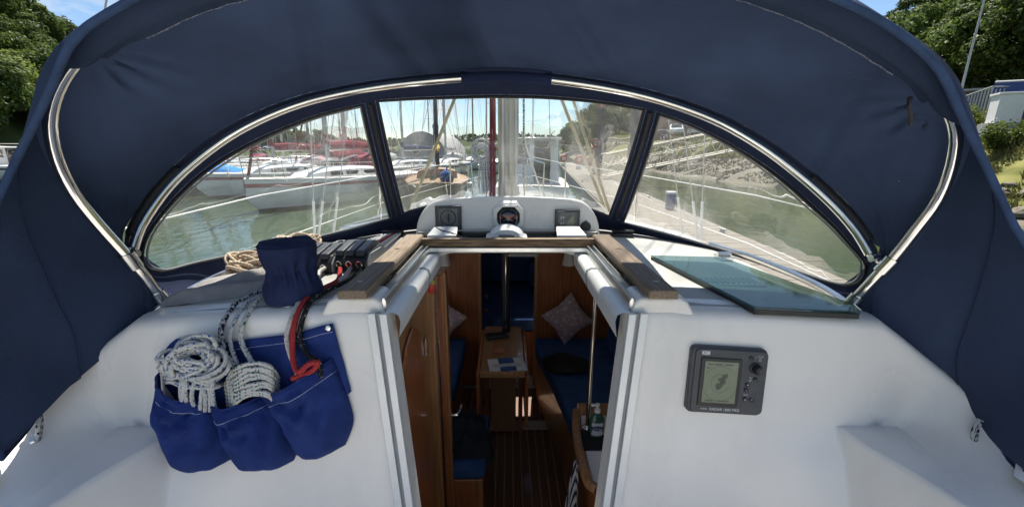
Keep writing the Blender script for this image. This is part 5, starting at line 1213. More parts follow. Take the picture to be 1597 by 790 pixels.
def find(px, py, s0=None):
    best = None
    for i in range(0, 61):
        for j in range(0, 25):
            q = proj(Wp(i / 60, j / 24)); e = (q[0] - px) ** 2 + (q[1] - py) ** 2
            if best is None or e < best[0]: best = (e, i / 60, j / 24)
    e, s, t = best; hs_, ht = 1 / 60, 1 / 24
    for it in range(40):
        imp = False
        for ds, dt in ((hs_, 0), (-hs_, 0), (0, ht), (0, -ht), (hs_, ht), (-hs_, -ht), (hs_, -ht), (-hs_, ht)):
            q = proj(Wp(s + ds, t + dt)); e2 = (q[0] - px) ** 2 + (q[1] - py) ** 2
            if e2 < e: e, s, t = e2, s + ds, t + dt; imp = True; break
        if not imp: hs_ *= .5; ht *= .5
    return Vector((s, min(max(t, .03), .97), 0))
Lb = [(221, 396), (224, 412), (240, 421), (268, 419), (350, 400), (450, 378), (540, 358), (608, 339)]
Lt = [(221, 396), (228, 370), (260, 325), (310, 276), (370, 236), (430, 206), (500, 179), (563, 164)]
Cb = [(629, 331), (680, 318), (735, 311), (790, 309), (845, 311), (900, 319), (950, 336)]
Ct = [(589, 158), (650, 154), (720, 152), (790, 151), (860, 153), (930, 159), (1004, 171)]
Rb = [(972, 346), (1050, 366), (1150, 395), (1250, 425), (1310, 443), (1338, 441), (1350, 428), (1352, 414)]
Rt = [(1029, 177), (1090, 200), (1160, 238), (1220, 281), (1280, 334), (1320, 374), (1342, 398), (1352, 414)]
def stc(pxs, n): return catmull([find(x, y) for x, y in pxs], n)
panes = [(stc(Lb, 26), stc(Lt, 26)), (stc(Cb, 22), stc(Ct, 22)), (stc(Rb, 26), stc(Rt, 26))]
def W2(v, d=0):
    p = Wp(v.x, v.y)
    if d: q = Vector((p.x, p.y - 1.1, .25)).normalized(); p = p - q * d
    return p
for pi, (bo, to) in enumerate(panes):
    b = MB(); b.grid([[W2(bo[k].lerp(to[k], j / 12)) for k in range(len(bo))] for j in range(13)])
    o = b.build('window_pane', 'vinyl', hood, smooth=70)
    loop = [W2(v, .002) for v in bo] + [W2(bo[-1].lerp(to[-1], q / 8), .002) for q in range(1, 8)] + [W2(v, .002) for v in to[::-1]] + [W2(to[0].lerp(bo[0], q / 8), .002) for q in range(1, 8)]
    cl = [loop[0]]
    for p in loop[1:]:
        if (p - cl[-1]).length > .004: cl.append(p)
    MB().tube(cl, .0042, 6, closed=True).build('pane_edge', 'zip_black', o)
    cen = sum(cl, Vector()) / len(cl)
    def outset(d): return [p + (p - cen).normalized() * d - Vector((p.x, p.y - 1.1, .2)).normalized() * .004 for p in cl]
    MB().tube(outset(.012), .0011, 5, closed=True).build('pane_stitching', 'stitch', o)
    if pi != 1: MB().tube(outset(-.008), .003, 6, closed=True).build('welded_rim', 'grey_light', o)
# canvas round the panes
b = MB(); chainB = []; chainT = []
for bo, to in panes: chainB += bo; chainT += to
b.grid([[W2(Vector((v.x, v.y * j / 5, 0))) for v in chainB] for j in range(6)])
b.grid([[W2(Vector((v.x, v.y + (1 - v.y) * j / 4, 0))) for v in chainT] for j in range(5)])
for (b0, t0), (b1, t1) in zip(panes, panes[1:]):
    b.grid([[W2(b0[-1].lerp(t0[-1], j / 12).lerp(b1[0].lerp(t1[0], j / 12), q / 4)) for q in range(5)] for j in range(13)])
    mid0, mid1 = b0[-1].lerp(b1[0], .5), t0[-1].lerp(t1[0], .5)
    MB().tube([W2(mid0.lerp(mid1, q / 12), .006) for q in range(13)], .007, 6).build('window_zip', 'zip_black', hood)
for endv, rng in ((panes[0][0][0], [0, .02, .04]), (panes[2][0][-1], [1, .98, .96])):
    ss = [rng[0] + (endv.x - rng[0]) * q / 6 for q in range(7)]
    b.grid([[W2(Vector((s, j / 10, 0))) for s in ss] for j in range(11)])
b.build('window_panel', 'canvas_trim', hood, smooth=70)
# hoops
MB().tube(F_T, .0125, 14).build('window_hoop', 'steel', hood); MB().tube(A_T, .0125, 14).build('aft_hoop', 'steel', hood)
mid = [p for p in F_T if abs(p.x) < .165]
MB().tube(mid, .0165, 12).build('hoop_pocket', 'cover_blue', hood)
MB().tube([p + Vector((0, -.012, .020)) for p in mid], [.001 if i in (0, len(mid) - 1) else .008 for i in range(len(mid))], 8).build('pocket_fold', 'canvas_trim', hood)
for s, ends, fe in ((-1, A_T[:12], F_T[0]), (1, A_T[-12:][::-1], F_T[-1])):
    d = (ends[3] - ends[0]).normalized()
    MB().tube([ends[0] - d * .03, ends[0] + d * .035], .017, 12).build('socket', 'steel', hood)
    MB().box(ends[0] - d * .035 + Vector((0, 0, -.012)), (.022, .05, .045)).build('deck_hinge', 'steel', hood, bevel=.004)
    near = min(A_T, key=lambda p: (p - fe).length); q = fe
    MB().tube([near - d * .022, near + d * .022], .0175, 12).build('slide_ring', 'steel', hood)
    MB().tube([near, near.lerp(q, .8), q], .010, 8).build('hinge_arm', 'steel', hood); MB().lathe([(.010, -.016), (.010, .016)], 10, near.lerp(q, .6), Matrix.Rotation(R(90), 3, 'Y')).build('hinge_bolt', 'steel', hood)
    # black tube on the window hoop foot, standing in for dark canvas reflected there
    seg = F_T[1:9] if s < 0 else F_T[-9:-1]
    MB().tube([p + Vector((s * .012, .004, .006)) for p in seg], .0165, 10).build('hoop_dark_reflection', 'zip_black', hood)
    # lacing loop at the hem
    hp = wg[9][0] if s < 0 else wg[9][-1]
    b = MB(); b.tube(catmull([hp + Vector((-s * .012, -.01, .03)), hp + Vector((-s * .028, -.02, .0)), hp + Vector((-s * .02, -.03, -.05)), hp + Vector((-s * .012, -.03, -.09))], 12), .006, 8); b.build('lacing', 'rope_navyfleck', hood)
    MB().lathe([(.010, -.006), (.014, 0), (.010, .006)], 12, hp + Vector((-s * .018, -.028, -.045)), Matrix.Rotation(R(70), 3, 'Y')).build('lacing_eye', 'steel', hood)
MB().tube(catmull([PP(1420, 152, .86, -.374), PP(1417, 165, .85, -.374), PP(1420, 178, .85, -.374), PP(1419, 196, .85, -.374)], 8), .004, 6).build('loose_strap', 'zip_black', hood)

# ================================================================== INSTRUMENT POD
pod = empty('instrument_pod', (0, 1.86, -.392), 'white arched instrument pod ahead of the sliding hatch', 'instrument pod')
PY = 1.85
def pod_z(x):
    a = abs(x)
    if a < .28: return -.198 - .012 * (a / .28) ** 2
    q = (a - .28) / .148; return -.39 + .18 * max(0, 1 - q ** 2.3) ** .55
prof = [Vector((x, PY, pod_z(x))) for x in [-.428 + .856 * k / 80 for k in range(81)]]
b = MB(); rr = .018
rows = [[Vector((p.x, PY, -.392)) for p in prof], [Vector((p.x * .985, PY, -.392 + (p.z + .392) * .92)) for p in prof], [Vector((p.x * .995, PY + .006, -.392 + (p.z + .392) * .985)) for p in prof], [p + Vector((0, rr, 0)) for p in prof], [p + Vector((0, .16, -.02)) for p in prof], [Vector((p.x, PY + .18, -.392)) for p in prof]]
b.grid(rows); b.build('housing', 'gelcoat', pod, smooth=50)
MB().box((0, PY - .004, -.397), (.82, .02, .016)).build('base_gasket', 'black_plastic', pod)
def podpt(px, py): return P(px, py, Y=PY)
def display(px, py, w_, h_, screen, label):
    c = podpt(px, py); d = empty('instrument_display', (c.x, PY - .012, c.z - h_ / 2), label, 'display')
    MB().box((c.x, PY - .008, c.z), (w_, .022, h_)).build('bezel', 'grey_plastic', d, bevel=.004)
    MB().box((c.x, PY - .020, c.z + h_ * .07), (w_ * .74, .004, h_ * .66)).build('screen', screen, d)
    for k in range(4): MB().lathe([(.0065, 0), (.005, .004)], 12, (c.x - w_ * .36 + k * w_ * .24, PY - .019, c.z - h_ * .39), Matrix.Rotation(R(90), 3, 'X')).build('button', 'black_plastic', d)
    return d, c
d, c = display(700, 341, .118, .124, 'lcd_grey', 'dark grey dial display on the port end of the instrument pod')
zc = c.z + .124 * .07
ring = [Vector((c.x + .034 * math.cos(a), PY - .0225, zc + .034 * math.sin(a))) for a in [2 * math.pi * k / 36 for k in range(36)]]
MB().tube(ring, .0016, 5, closed=True).build('dial_ring', 'ink', d)
b = MB()
for k in range(12):
    a = 2 * math.pi * k / 12; e = Vector((math.cos(a), 0, math.sin(a))); b.tube([Vector((c.x, PY - .0225, zc)) + e * .028, Vector((c.x, PY - .0225, zc)) + e * .033], .0011, 4)
b.build('dial_marks', 'ink', d); MB().tube([(c.x + .003, PY - .023, zc - .022), (c.x + .001, PY - .023, zc + .018)], .0018, 5).build('needle', 'ink', d)
text('160', .014, Matrix.Translation((c.x, PY - .0228, zc - .004)) @ Matrix.Rotation(R(90), 4, 'X'), 'ink', d, 'reading')
d, c = display(884, 346, .112, .118, 'lcd_grey', 'dark grey sailing data display on the starboard end of the instrument pod')
zc = c.z + .118 * .07
MB().prism([Vector((c.x - .012, PY - .0225, zc - .030)), Vector((c.x + .030, PY - .0225, zc - .030)), Vector((c.x + .028, PY - .0225, zc + .026)), Vector((c.x + .010, PY - .0225, zc + .012))], (0, -.001, 0)).build('sail_graphic', 'lcd', d)
text('2.4', .015, Matrix.Translation((c.x - .024, PY - .0228, zc + .015)) @ Matrix.Rotation(R(90), 4, 'X'), 'lettering', d, 'reading'); text('8.0', .013, Matrix.Translation((c.x - .024, PY - .0228, zc - .012)) @ Matrix.Rotation(R(90), 4, 'X'), 'lettering', d, 'reading')
text('Raymarine', .0075, Matrix.Translation((c.x - .03, PY - .0195, c.z + .052)) @ Matrix.Rotation(R(90), 4, 'X'), 'lettering', d)
# socket
c = podpt(913, 353); o = empty('power_socket', (c.x, PY - .01, c.z - .02), 'round black socket cap at the starboard end of the pod', 'socket')
Mx = Matrix.Rotation(R(90), 3, 'X')
MB().lathe([(.022, -.004), (.024, .004), (.020, .010)], 20, (c.x, PY - .002, c.z), Mx).build('cap', 'black_plastic', o); MB().box((c.x, PY - .012, c.z + .022), (.008, .012, .012)).build('lug', 'black_plastic', o); MB().box((c.x, PY - .012, c.z - .022), (.008, .012, .012)).build('lug', 'black_plastic', o)
# compass
c = podpt(793, 338); o = empty('compass', (c.x, PY, c.z - .08), 'bulkhead compass with black bowl and red figures in an octagonal white frame', 'compass')
def octo(s, k=.42): return [(-s * k, s), (s * k, s), (s, s * k), (s, -s * k), (s * k, -s), (-s * k, -s), (-s, -s * k), (-s, s * k)]
b = MB()
outer = [Vector((c.x + x, PY - .002, c.z + z)) for x, z in octo(.074, .5)]; mid_ = [Vector((c.x + x, PY - .022, c.z + z)) for x, z in octo(.066, .5)]; inn = [Vector((c.x + .056 * math.cos(R(112.5 - 45 * k)), PY - .022, c.z + .056 * math.sin(R(112.5 - 45 * k)))) for k in range(8)]; inn2 = [p + Vector((0, .016, 0)) for p in inn]
for a_, b_ in ((outer, mid_), (mid_, inn), (inn, inn2)):
    for k in range(8): b.add([a_[k], a_[(k + 1) % 8], b_[(k + 1) % 8], b_[k]], [(0, 1, 2, 3)])
b.build('frame', 'white_plastic', o, smooth=0); MB().prism([Vector((c.x + x, PY - .023, c.z + z)) for x, z in ((-.038, .058), (.038, .058), (.044, .048), (-.044, .048))], (0, -.012, 0)).build('hood_lip', 'white_plastic', o, bevel=.003)
b = MB(); b.lathe([(.052 * math.sin(R(k * 9)), .030 * math.cos(R(k * 9))) for k in range(11)][::-1], 28, (c.x, PY - .004, c.z), Mx); b.build('bowl', 'bowl', o)
b = MB()
for dx in (-.033, 0, .033): b.tube(catmull([(c.x + dx, PY - .018, c.z - .034), (c.x + dx * 1.15, PY - .036 + abs(dx) * .3, c.z - .004), (c.x + dx, PY - .020, c.z + .020)], 9), .0010, 5)
b.build('lubber_line', 'lettering', o)
for dx, t_ in ((-.029, '33'), (0, 'N'), (.027, '3')): text(t_, .027, Matrix.Translation((c.x + dx, PY - .0372 + abs(dx) * .22, c.z + .004)) @ Matrix.Rotation(R(90), 4, 'X') @ Matrix.Rotation(R(-dx * 900), 4, 'Y'), 'red_plastic', o, 'card_figure')
# white compass cover standing before it, and two loose instrument covers on the hatch
c2 = P(790, 362, Y=1.76); o = empty('compass_cover', (c2.x, 1.72, -.355), 'white domed plastic cover lying in front of the compass', 'cover')
b = MB(); pr = [(.078 * math.cos(R(a)), .054 * math.sin(R(a))) for a in range(0, 181, 12)]
b.grid([[Vector((c2.x + x * q, 1.70 + dy, -.366 + z * q)) for x, z in pr] for q, dy in ((1.0, .10), (1.0, .05), (.96, .015), (.84, .0), (.3, -.004))]); b.build('dome', 'white_plastic', o, smooth=45)
MB().prism([Vector((c2.x + x, 1.695, -.366 + z)) for x, z in ((-.092, -.002), (.092, -.002), (.088, .010), (.05, .020), (-.05, .020), (-.088, .010))], (0, .11, 0)).build('flange', 'white_plastic', o, bevel=.003); MB().prism([Vector((c2.x + x, 1.690, -.366 + z)) for x, z in ((-.042, .002), (.042, .002), (.030, .026), (-.030, .026))], (0, .02, 0)).build('grip', 'grey_light', o, bevel=.002)
for px, lab in ((693, 'square white instrument cover with cord on the port side of the hatch'), (888, 'square white instrument cover on the starboard side of the hatch')):
    c3 = P(px, 368, Y=1.74); o = empty('instrument_cover', (c3.x, 1.72, -.358), lab, 'cover'); MB().prism([Vector((c3.x - .062, 1.67, -.352)), Vector((c3.x + .062, 1.67, -.352)), Vector((c3.x + .052, 1.80, -.338)), Vector((c3.x - .052, 1.80, -.338))], (0, 0, .014)).build('shell', 'white_plastic', o, bevel=.004); MB().box((c3.x, 1.735, -.3535), (.10, .10, .008)).build('rim', 'grey_light', o)
    if px < 750: MB().tube(catmull([(c3.x - .05, 1.80, -.325), (c3.x - .01, 1.73, -.329), (c3.x + .04, 1.69, -.332), (c3.x + .09, 1.66, -.348)], 10), .0022, 6).build('cord', 'black_cloth', o)

# ================================================================== PLOTTER ON THE BULKHEAD
pc = PB(1129, 590); plt = empty('radar_plotter', pc + Vector((0, 0, -.085)), 'grey marine radar display with pale screen fixed to the starboard bulkhead', 'display')
ex, ez = Vector((1, 0, 0)), BU
PM = Matrix((( ex.x, ez.x, BN.x, pc.x), (ex.y, ez.y, BN.y, pc.y), (ex.z, ez.z, BN.z, pc.z), (0, 0, 0, 1))) @ Matrix.Rotation(R(-3.5), 4, 'Z') @ Matrix.Translation((0, 0, -.020))
def rrect(w_, h_, r_, n=6, cx=0, cy=0):
    out = []
    for qx, qy, a0 in ((1, 1, 0), (-1, 1, 90), (-1, -1, 180), (1, -1, 270)):
        for k in range(n + 1): a = R(a0 + 90 * k / n); out.append((cx + qx * (w_ / 2 - r_) + r_ * math.cos(a), cy + qy * (h_ / 2 - r_) + r_ * math.sin(a)))
    return out
def plate(w_, h_, r_, z0, z1, name, mat, parent, M, cx=0, cy=0, bevel=0):
    return MB().prism([Vector((x, y, z0)) for x, y in rrect(w_, h_, r_, 6, cx, cy)], (0, 0, z1 - z0)).xf(M).build(name, mat, parent, smooth=30, bevel=bevel)
plate(.188, .170, .014, .0, .036, 'case', 'grey_plastic', plt, PM, bevel=.005); plate(.178, .160, .012, .036, .040, 'face', 'grey_plastic', plt, PM, .003, 0, .0015)
fr = plate(.100, .122, .004, .040, .0435, 'screen_frame', 'black_plastic', plt, PM, -.022, -.002, .001)
plate(.082, .104, .002, .0435, .0442, 'screen', 'lcd', fr, PM, -.022, -.001)
b = MB()
for (x, y, r_) in ((-.012, .014, .007), (-.018, .006, .009), (-.015, -.001, .007), (-.024, -.009, .010), (-.026, -.016, .006), (-.008, .019, .004)):
    b.prism([Vector((x + r_ * math.cos(a) * (1 + .35 * noise.noise(Vector((x * 90, a, 0)))), y + r_ * .7 * math.sin(a), .0443)) for a in [2 * math.pi * k / 12 for k in range(12)]], (0, 0, .0003))
b.xf(PM).build('radar_echo', 'lcd_dark', fr, smooth=0)
b = MB()
for rr_ in (.022, .042): b.tube([PM @ Vector((-.022 + rr_ * math.cos(a), -.004 + rr_ * 1.05 * math.sin(a), .0443)) for a in [2 * math.pi * k / 40 for k in range(40)] if abs(rr_ * math.cos(a)) < .04], .0003, 4)
b.build('range_ring', 'lcd_dark', fr)
for k, (x, y, w_) in enumerate(((-.05, .044, .014), (-.03, .044, .02), (-.004, .044, .02), (-.045, -.048, .02), (-.01, -.048, .03), (-.055, .034, .008))): plate(w_, .003, .001, .0442, .0445, 'screen_text', 'lcd_dark', fr, PM, x, y)
text('RADAR 1000 MKII', .0095, PM @ Matrix.Translation((-.002, -.0715, .0403)), 'lettering', plt); plate(.016, .0012, .0004, .0400, .0404, 'rule', 'lettering', plt, PM, -.053, -.0715)
lg = plate(.019, .0088, .001, .0400, .0404, 'badge', 'lettering', plt, PM, -.062, .0700); text('JRC', .0082, PM @ Matrix.Translation((-.062, .0700, .0407)), 'grey_plastic', lg)
def knob(x, y, r_, h_, name='button', mat='black_plastic'):
    return MB().lathe([(r_, .039), (r_ * .94, .040 + h_ * .8), (r_ * .7, .040 + h_)], 22, (x, y, 0)).xf(PM).build(name, mat, plt)
knob(.062, .0385, .0150, .003, 'knob_ring', 'ink'); kb = knob(.064, .0375, .0118, .018, 'control_knob', 'black_plastic'); knob(.065, .0375, .006, .0195, 'knob_cap', 'grey_plastic')
knob(.0655, .0105, .0048, .004); knob(.0495, .0635, .0050, .003)
for x, y, g_ in ((.047, -.004, '+'), (.0455, -.017, '-'), (.045, -.041, 'o'), (.061, -.0415, '*')): knob(x, y, .0056, .003, 'button', 'ink'); text(g_, .009, PM @ Matrix.Translation((x, y, .0435)), 'lettering', plt, 'button_mark')
for x, y, t_, s_ in ((.060, .0640, '*', .008), (.072, .068, 'POWER', .0042), (.072, .0630, 'OFF', .0042), (.072, .0580, 'DIM', .0042), (.0535, .013, 'TX', .006), (.0535, .0065, 'ST', .006), (.046, -.030, 'MENU', .0042)): text(t_, s_, PM @ Matrix.Translation((x, y, .0405)), 'lettering', plt, 'button_text')

# ================================================================== ROPE BAG
bag = empty('rope_bag', PB(400, 735), 'blue canvas three pocket rope bag hung on the port bulkhead', 'rope bag')
def bag_pt(px, py, d): return PB(px, py, .008) + BN * d
bp = [(246, 560), (268, 530), (292, 528), (340, 534), (400, 527), (460, 519), (519, 503), (531, 545), (520, 575), (505, 640), (430, 640), (340, 640), (262, 620)]
b = MB(); top = [(256, 548), (275, 528), (300, 529), (340, 534), (400, 527), (460, 519), (500, 508), (519, 504)]; bot = [(258, 600), (290, 640), (320, 660), (350, 660), (400, 660), (460, 650), (520, 630), (548, 610)]
tp = catmull([PB(x, y, .010) for x, y in top], 30); bt = catmull([PB(x, y, .006) for x, y in bot], 30)
b.grid([[tp[k].lerp(bt[k], j / 10) + BN * .004 * noise.noise(Vector((k * .3, j * .4, 0))) for k in range(30)] for j in range(11)]); b.build('back_panel', 'bag_blue', bag, smooth=70, solid=.003)
hemp = [p - BU * .020 + BN * .004 for p in tp]; MB().tube(hemp, .0008, 4).build('stitching', 'bag_stitch', bag)
def pocket(tl, tr, left, right, bottom, dep, seed):
    n, m = 30, 24
    tops = catmull([PB(*tl), PB((tl[0] + tr[0]) / 2, (tl[1] + tr[1]) / 2 + 4), PB(*tr)], n)
    Lc = catmull([PB(*q) for q in left], m); Rc = catmull([PB(*q) for q in right], m); Bc = catmull([PB(*q) for q in bottom], n)
    rows = []
    for j in range(m):
        t = j / (m - 1); r_ = []
        for i in range(n):
            s = i / (n - 1)
            p = tops[i] * (1 - t) + Bc[i] * t + Lc[j] * (1 - s) + Rc[j] * s - (tops[0] * (1 - s) * (1 - t) + tops[-1] * s * (1 - t) + Bc[0] * (1 - s) * t + Bc[-1] * s * t)
            sh = math.sin(math.pi * s) ** .6; pt = (.66 + .34 * math.sin(min(1, t / .62) * math.pi / 2)) if t < .62 else math.cos((t - .62) / .38 * math.pi / 2) ** .55
            d = .006 + dep * sh * pt
            # folds running down from the pinched rim corners
            fa = math.atan2(t * 1.3, s + .02); fb = math.atan2(t * 1.3, 1.02 - s); ra = math.hypot(s, t); rb = math.hypot(1 - s, t)
            d += .012 * sh * (math.sin(fa * 13 + seed) * math.exp(-((ra - .45) / .35) ** 2) + math.sin(fb * 15 + seed * 2) * math.exp(-((rb - .45) / .35) ** 2)) * min(1, t * 5)
            d += .013 * sh * noise.noise(Vector((s * 4, t * 5, seed))) + .005 * sh * noise.noise(Vector((s * 11, t * 9, seed + 5)))
            r_.append(p + BN * d - p.normalized() * 0)
        rows.append(r_)
    b = MB(); b.grid(rows); o = b.build('pocket', 'bag_blue', bag, smooth=75, solid=.003)
    for j_ in (3,): MB().tube([r_ + BN * .0022 for r_ in rows[j_]], .0009, 4).build('stitching', 'bag_stitch', o)
    MB().tube(rows[0], .0032, 6).build('rim_hem', 'bag_blue', o)
    return rows
pk1 = pocket((252, 580), (338, 622), [(252, 580), (257, 640), (270, 680), (287, 712)], [(338, 622), (362, 655), (374, 690), (366, 712)], [(287, 712), (310, 722), (340, 722), (366, 712)], .085, 1.0)
pk2 = pocket((334, 620), (416, 612), [(334, 620), (352, 655), (372, 695), (386, 716)], [(416, 612), (452, 650), (466, 690), (460, 714)], [(386, 716), (410, 722), (440, 722), (460, 714)], .085, 2.4)
pk3 = pocket((412, 614), (522, 556), [(412, 614), (450, 655), (466, 690), (475, 708)], [(522, 556), (545, 620), (552, 655), (540, 690)], [(475, 708), (500, 706), (520, 700), (540, 690)], .085, 4.1)
c = PB(512, 511, .014); MB().lathe([(.007, 0), (.0065, .003), (.003, .004)], 14).xf(Matrix.Translation(c) @ BN.to_track_quat('Z', 'Y').to_matrix().to_4x4()).build('snap', 'steel', bag)
# ropes
def rope(name, path, r_, mat, label, cat='rope', n=10): return tag(MB().tube(path, r_, n).build(name, mat, smooth=60), label, cat)
RR = .0051
b = MB(); r = random.Random(21)
for q in range(15):
    cx, cy = 300 + r.uniform(-12, 14), 556 + r.uniform(-12, 16); ax, ay = r.uniform(26, 50), r.uniform(14, 27); tl = r.uniform(-.5, .35); d0 = r.uniform(.02, .075); ph = r.uniform(0, 6)
    pts = []
    for k in range(22):
        a = 2 * math.pi * k / 22; x = ax * math.cos(a); y = ay * math.sin(a); pts.append(PB(cx + x * math.cos(tl) - y * math.sin(tl), cy + x * math.sin(tl) + y * math.cos(tl), d0 + .012 * math.sin(2 * a + ph)))
    b.tube(pts, RR, 8, closed=True)
for q in range(6):
    y0 = 566 + q * 6.5; j_ = [r.uniform(-5, 5) for _ in range(6)]; b.tube(catmull([PB(244 + q * 3, y0 - 4 + j_[0], .02), PB(258 + q * 2, y0 - 5 + j_[1], .062), PB(290 + j_[5], y0 + j_[2], .080 - .004 * q), PB(328 + j_[2], y0 + 5 + j_[3], .062), PB(346, y0 + 2 + j_[4], .02)], 16), RR, 8)
for q in range(8):
    x = 280 + q * 8; b.tube(catmull([PB(x, 578, .045), PB(x + r.uniform(-7, 7), 596, .062), PB(x + r.uniform(-7, 7), 616, .055), PB(x, 640, .04)], 8), RR, 8)
tag(b.build('coiled_rope', 'rope_bluefleck', smooth=60), 'white rope coil with blue flecks stuffed in the outer pocket of the bag', 'rope')
b = MB()
for q in range(9):
    h_ = 567 + q * 6.0; j_ = [r.uniform(-3, 3) for _ in range(4)]; b.tube(catmull([PB(352 + q * .8, h_ + 34, .02), PB(364 + q * .5, h_ + 12 + j_[0], .05), PB(392 + j_[3], h_ + j_[1], .068 - .001 * q), PB(420, h_ + 2 + j_[2], .055), PB(434, h_ + 22, .02)], 18), RR, 8)
tag(b.build('coiled_rope', 'rope_greenfleck', smooth=60), 'white rope coil with green flecks in the middle pocket of the bag', 'rope')
def over(px_edge, tail, fwd, r_, mat, name, label, zr=0.0):
    e = PB(*px_edge, .012); pts = []
    for (x, y) in fwd: pts.append(Vector((x, y, roof_z(x) + .020 + r_)))
    pts += [Vector((e.x + (fwd[-1][0] - e.x) * .35, 1.06, roof_z(e.x) + .021 + r_)), Vector((e.x, 1.00, roof_z(e.x) + .018 + r_)), Vector((e.x, .955, roof_z(e.x) - .002 + r_)), e]
    pts += [PB(x, y, d) for x, y, d in tail]
    return rope(name, catmull(pts, 60), r_, mat, label)
RU = .0062
over((345, 512), [(348, 540, .02), (362, 565, .03), (372, 580, .045), (366, 596, .05), (366, 625, .05)], [(-.666, 1.27), (-.675, 1.16)], RU, 'rope_navyfleck', 'control_line', 'navy and white flecked line running down into the middle pocket')
over((362, 508), [(359, 532, .02), (366, 556, .025), (382, 600, .03)], [(-.632, 1.27), (-.645, 1.16)], .005, 'rope_bluefleck', 'control_line', 'thin white line with blue flecks dropping behind the navy flecked line')
over((378, 508), [(376, 530, .02), (385, 550, .03), (397, 572, .045), (402, 590, .05)], [(-.598, 1.27), (-.63, 1.16)], RU, 'rope_greenfleck', 'control_line', 'white line with green flecks dropping onto the middle coil')
over((452, 505), [(447, 525, .02), (452, 550, .03), (462, 575, .04), (468, 605, .04)], [(-.512, 1.285), (-.495, 1.17)], RU, 'rope_redfleck', 'control_line', 'white line with red flecks beside the red line in the inner pocket')
over((459, 505), [(456, 535, .028), (458, 565, .045), (466, 580, .06), (480, 568, .065), (496, 564, .06), (486, 578, .05), (456, 590, .045)], [(-.546, 1.285), (-.50, 1.15)], .0068, 'rope_red', 'halyard_tail', 'red halyard tail looping into the inner pocket of the bag')
over((470, 505), [(468, 530, .022), (480, 553, .03), (497, 566, .04), (500, 590, .04)], [(-.478, 1.285), (-.465, 1.17)], RU, 'rope_black', 'control_line', 'black line with yellow flecks beside the red halyard')
# rope clutches on the coachroof
def clutch(c, rz, label, nlev):
    o = empty('rope_clutch', c, label, 'rope clutch', rz=rz); w_ = .034 * nlev + .012
    MB().prism([Vector((-w_ / 2, y, z)) for y, z in ((-.085, 0), (.085, 0), (.085, .042), (.05, .056), (-.06, .056), (-.085, .035))], (w_, 0, 0)).build('body', 'black_plastic', o, local=True, bevel=.004, smooth=30)
    for s in (-1, 1): MB().prism([Vector((s * (w_ / 2 + .0005), y, z)) for y, z in ((-.08, .002), (.08, .002), (.078, .04), (.045, .05), (-.058, .05), (-.08, .032))], (s * .005, 0, 0)).build('side_plate', 'grey_light', o, local=True, smooth=0)
    for k in range(nlev):
        x = -w_ / 2 + .006 + .034 * (k + .5)
        MB().prism([Vector((x - .0135, y, z)) for y, z in ((-.078, .046), (-.072, .063), (.02, .078), (.066, .070), (.07, .058), (-.05, .050))], (.027, 0, 0)).build('lever', 'grey_plastic', o, local=True, bevel=.003, smooth=30)
        rg = [Vector((x + .009 * math.cos(a), -.088, .021 + .009 * math.sin(a))) for a in [2 * math.pi * q / 16 for q in range(16)]]
        MB().tube(rg, .0022, 6, closed=True).build('eyelet', 'steel', o, local=True)
    return o
zr = lambda x: roof_z(x) + .013
clutch((-.512, 1.375, zr(-.512) + .004), R(-4), 'triple black rope clutch beside the teak rail', 3)
clutch((-.622, 1.36, zr(-.622) + .002), R(-4), 'triple black rope clutch outboard of its twin, behind the winch', 3)
for x0, x1, m, lab in ((-.478, -.495, 'rope_white', 'white line'), (-.512, -.508, 'rope_redfleck', 'red flecked line'), (-.546, -.521, 'rope_red', 'red line'), (-.598, -.534, 'rope_white', 'white line'), (-.632, -.547, 'rope_greenfleck', 'green flecked line'), (-.666, -.56, 'rope_navyfleck', 'navy flecked line')):
    k_ = 'inboard' if x0 > -.56 else 'outboard'
    rope('deck_line', [Vector((x0, 1.45, zr(x0) + .022)), Vector(((x0 + x1) / 2, 1.66, zr(x0) + .018)), Vector((x1, 1.86, zr(x1) + .014))], .0055, m, lab + ' running forward from the ' + k_ + ' clutch', 'rope', 8)
# winch under a navy cover
wc = P(442, 478, Z=-.385); o = empty('winch_cover', (wc.x, wc.y + .05, -.385), 'navy cloth cover drawn tight round a winch at the edge of the coachroof', 'winch cover')
pr = [(.060, 0), (.066, .004), (.069, .025), (.064, .05), (.053, .078), (.050, .088), (.056, .10), (.064, .118), (.067, .138), (.066, .152), (.060, .160), (.03, .163), (.004, .163)]
def winch_row(z):
    for (r0, z0), (r1, z1) in zip(pr, pr[1:]):
        if z <= z1: return r0 + (r1 - r0) * (z - z0) / max(1e-6, z1 - z0)
    return pr[-1][0]
rows = []
for q in range(44):
    z = .163 * q / 43; r_ = []
    for k in range(97):
        a = 2 * math.pi * k / 96; g_ = math.exp(-((z - .085) / .028) ** 2)
        f_ = 1 + .035 * math.sin(2 * a + z * 12) + g_ * (-.06 + .24 * abs(math.sin(6.5 * a + 1.5 * math.sin(a + z * 18))) * abs(noise.noise(Vector((math.cos(a) * 2, math.sin(a) * 2, z * 6)))) * 2) + .075 * noise.noise(Vector((math.cos(a) * 2.2, math.sin(a) * 2.2, z * 26))) + .02 * noise.noise(Vector((math.cos(a) * 6, math.sin(a) * 6, z * 50)))
        r_.append(Vector((wc.x + winch_row(z) * f_ * math.cos(a), wc.y + .055 + winch_row(z) * f_ * math.sin(a), -.384 + z + (.006 * noise.noise(Vector((math.cos(a), math.sin(a), 4))) if z > .13 else 0))))
    rows.append(r_)
top_ = Vector((wc.x, wc.y + .055, -.384 + .1635))
for f_ in (.7, .4, .1): rows.append([top_.lerp(p, f_) + Vector((0, 0, .001)) for p in rows[43]])
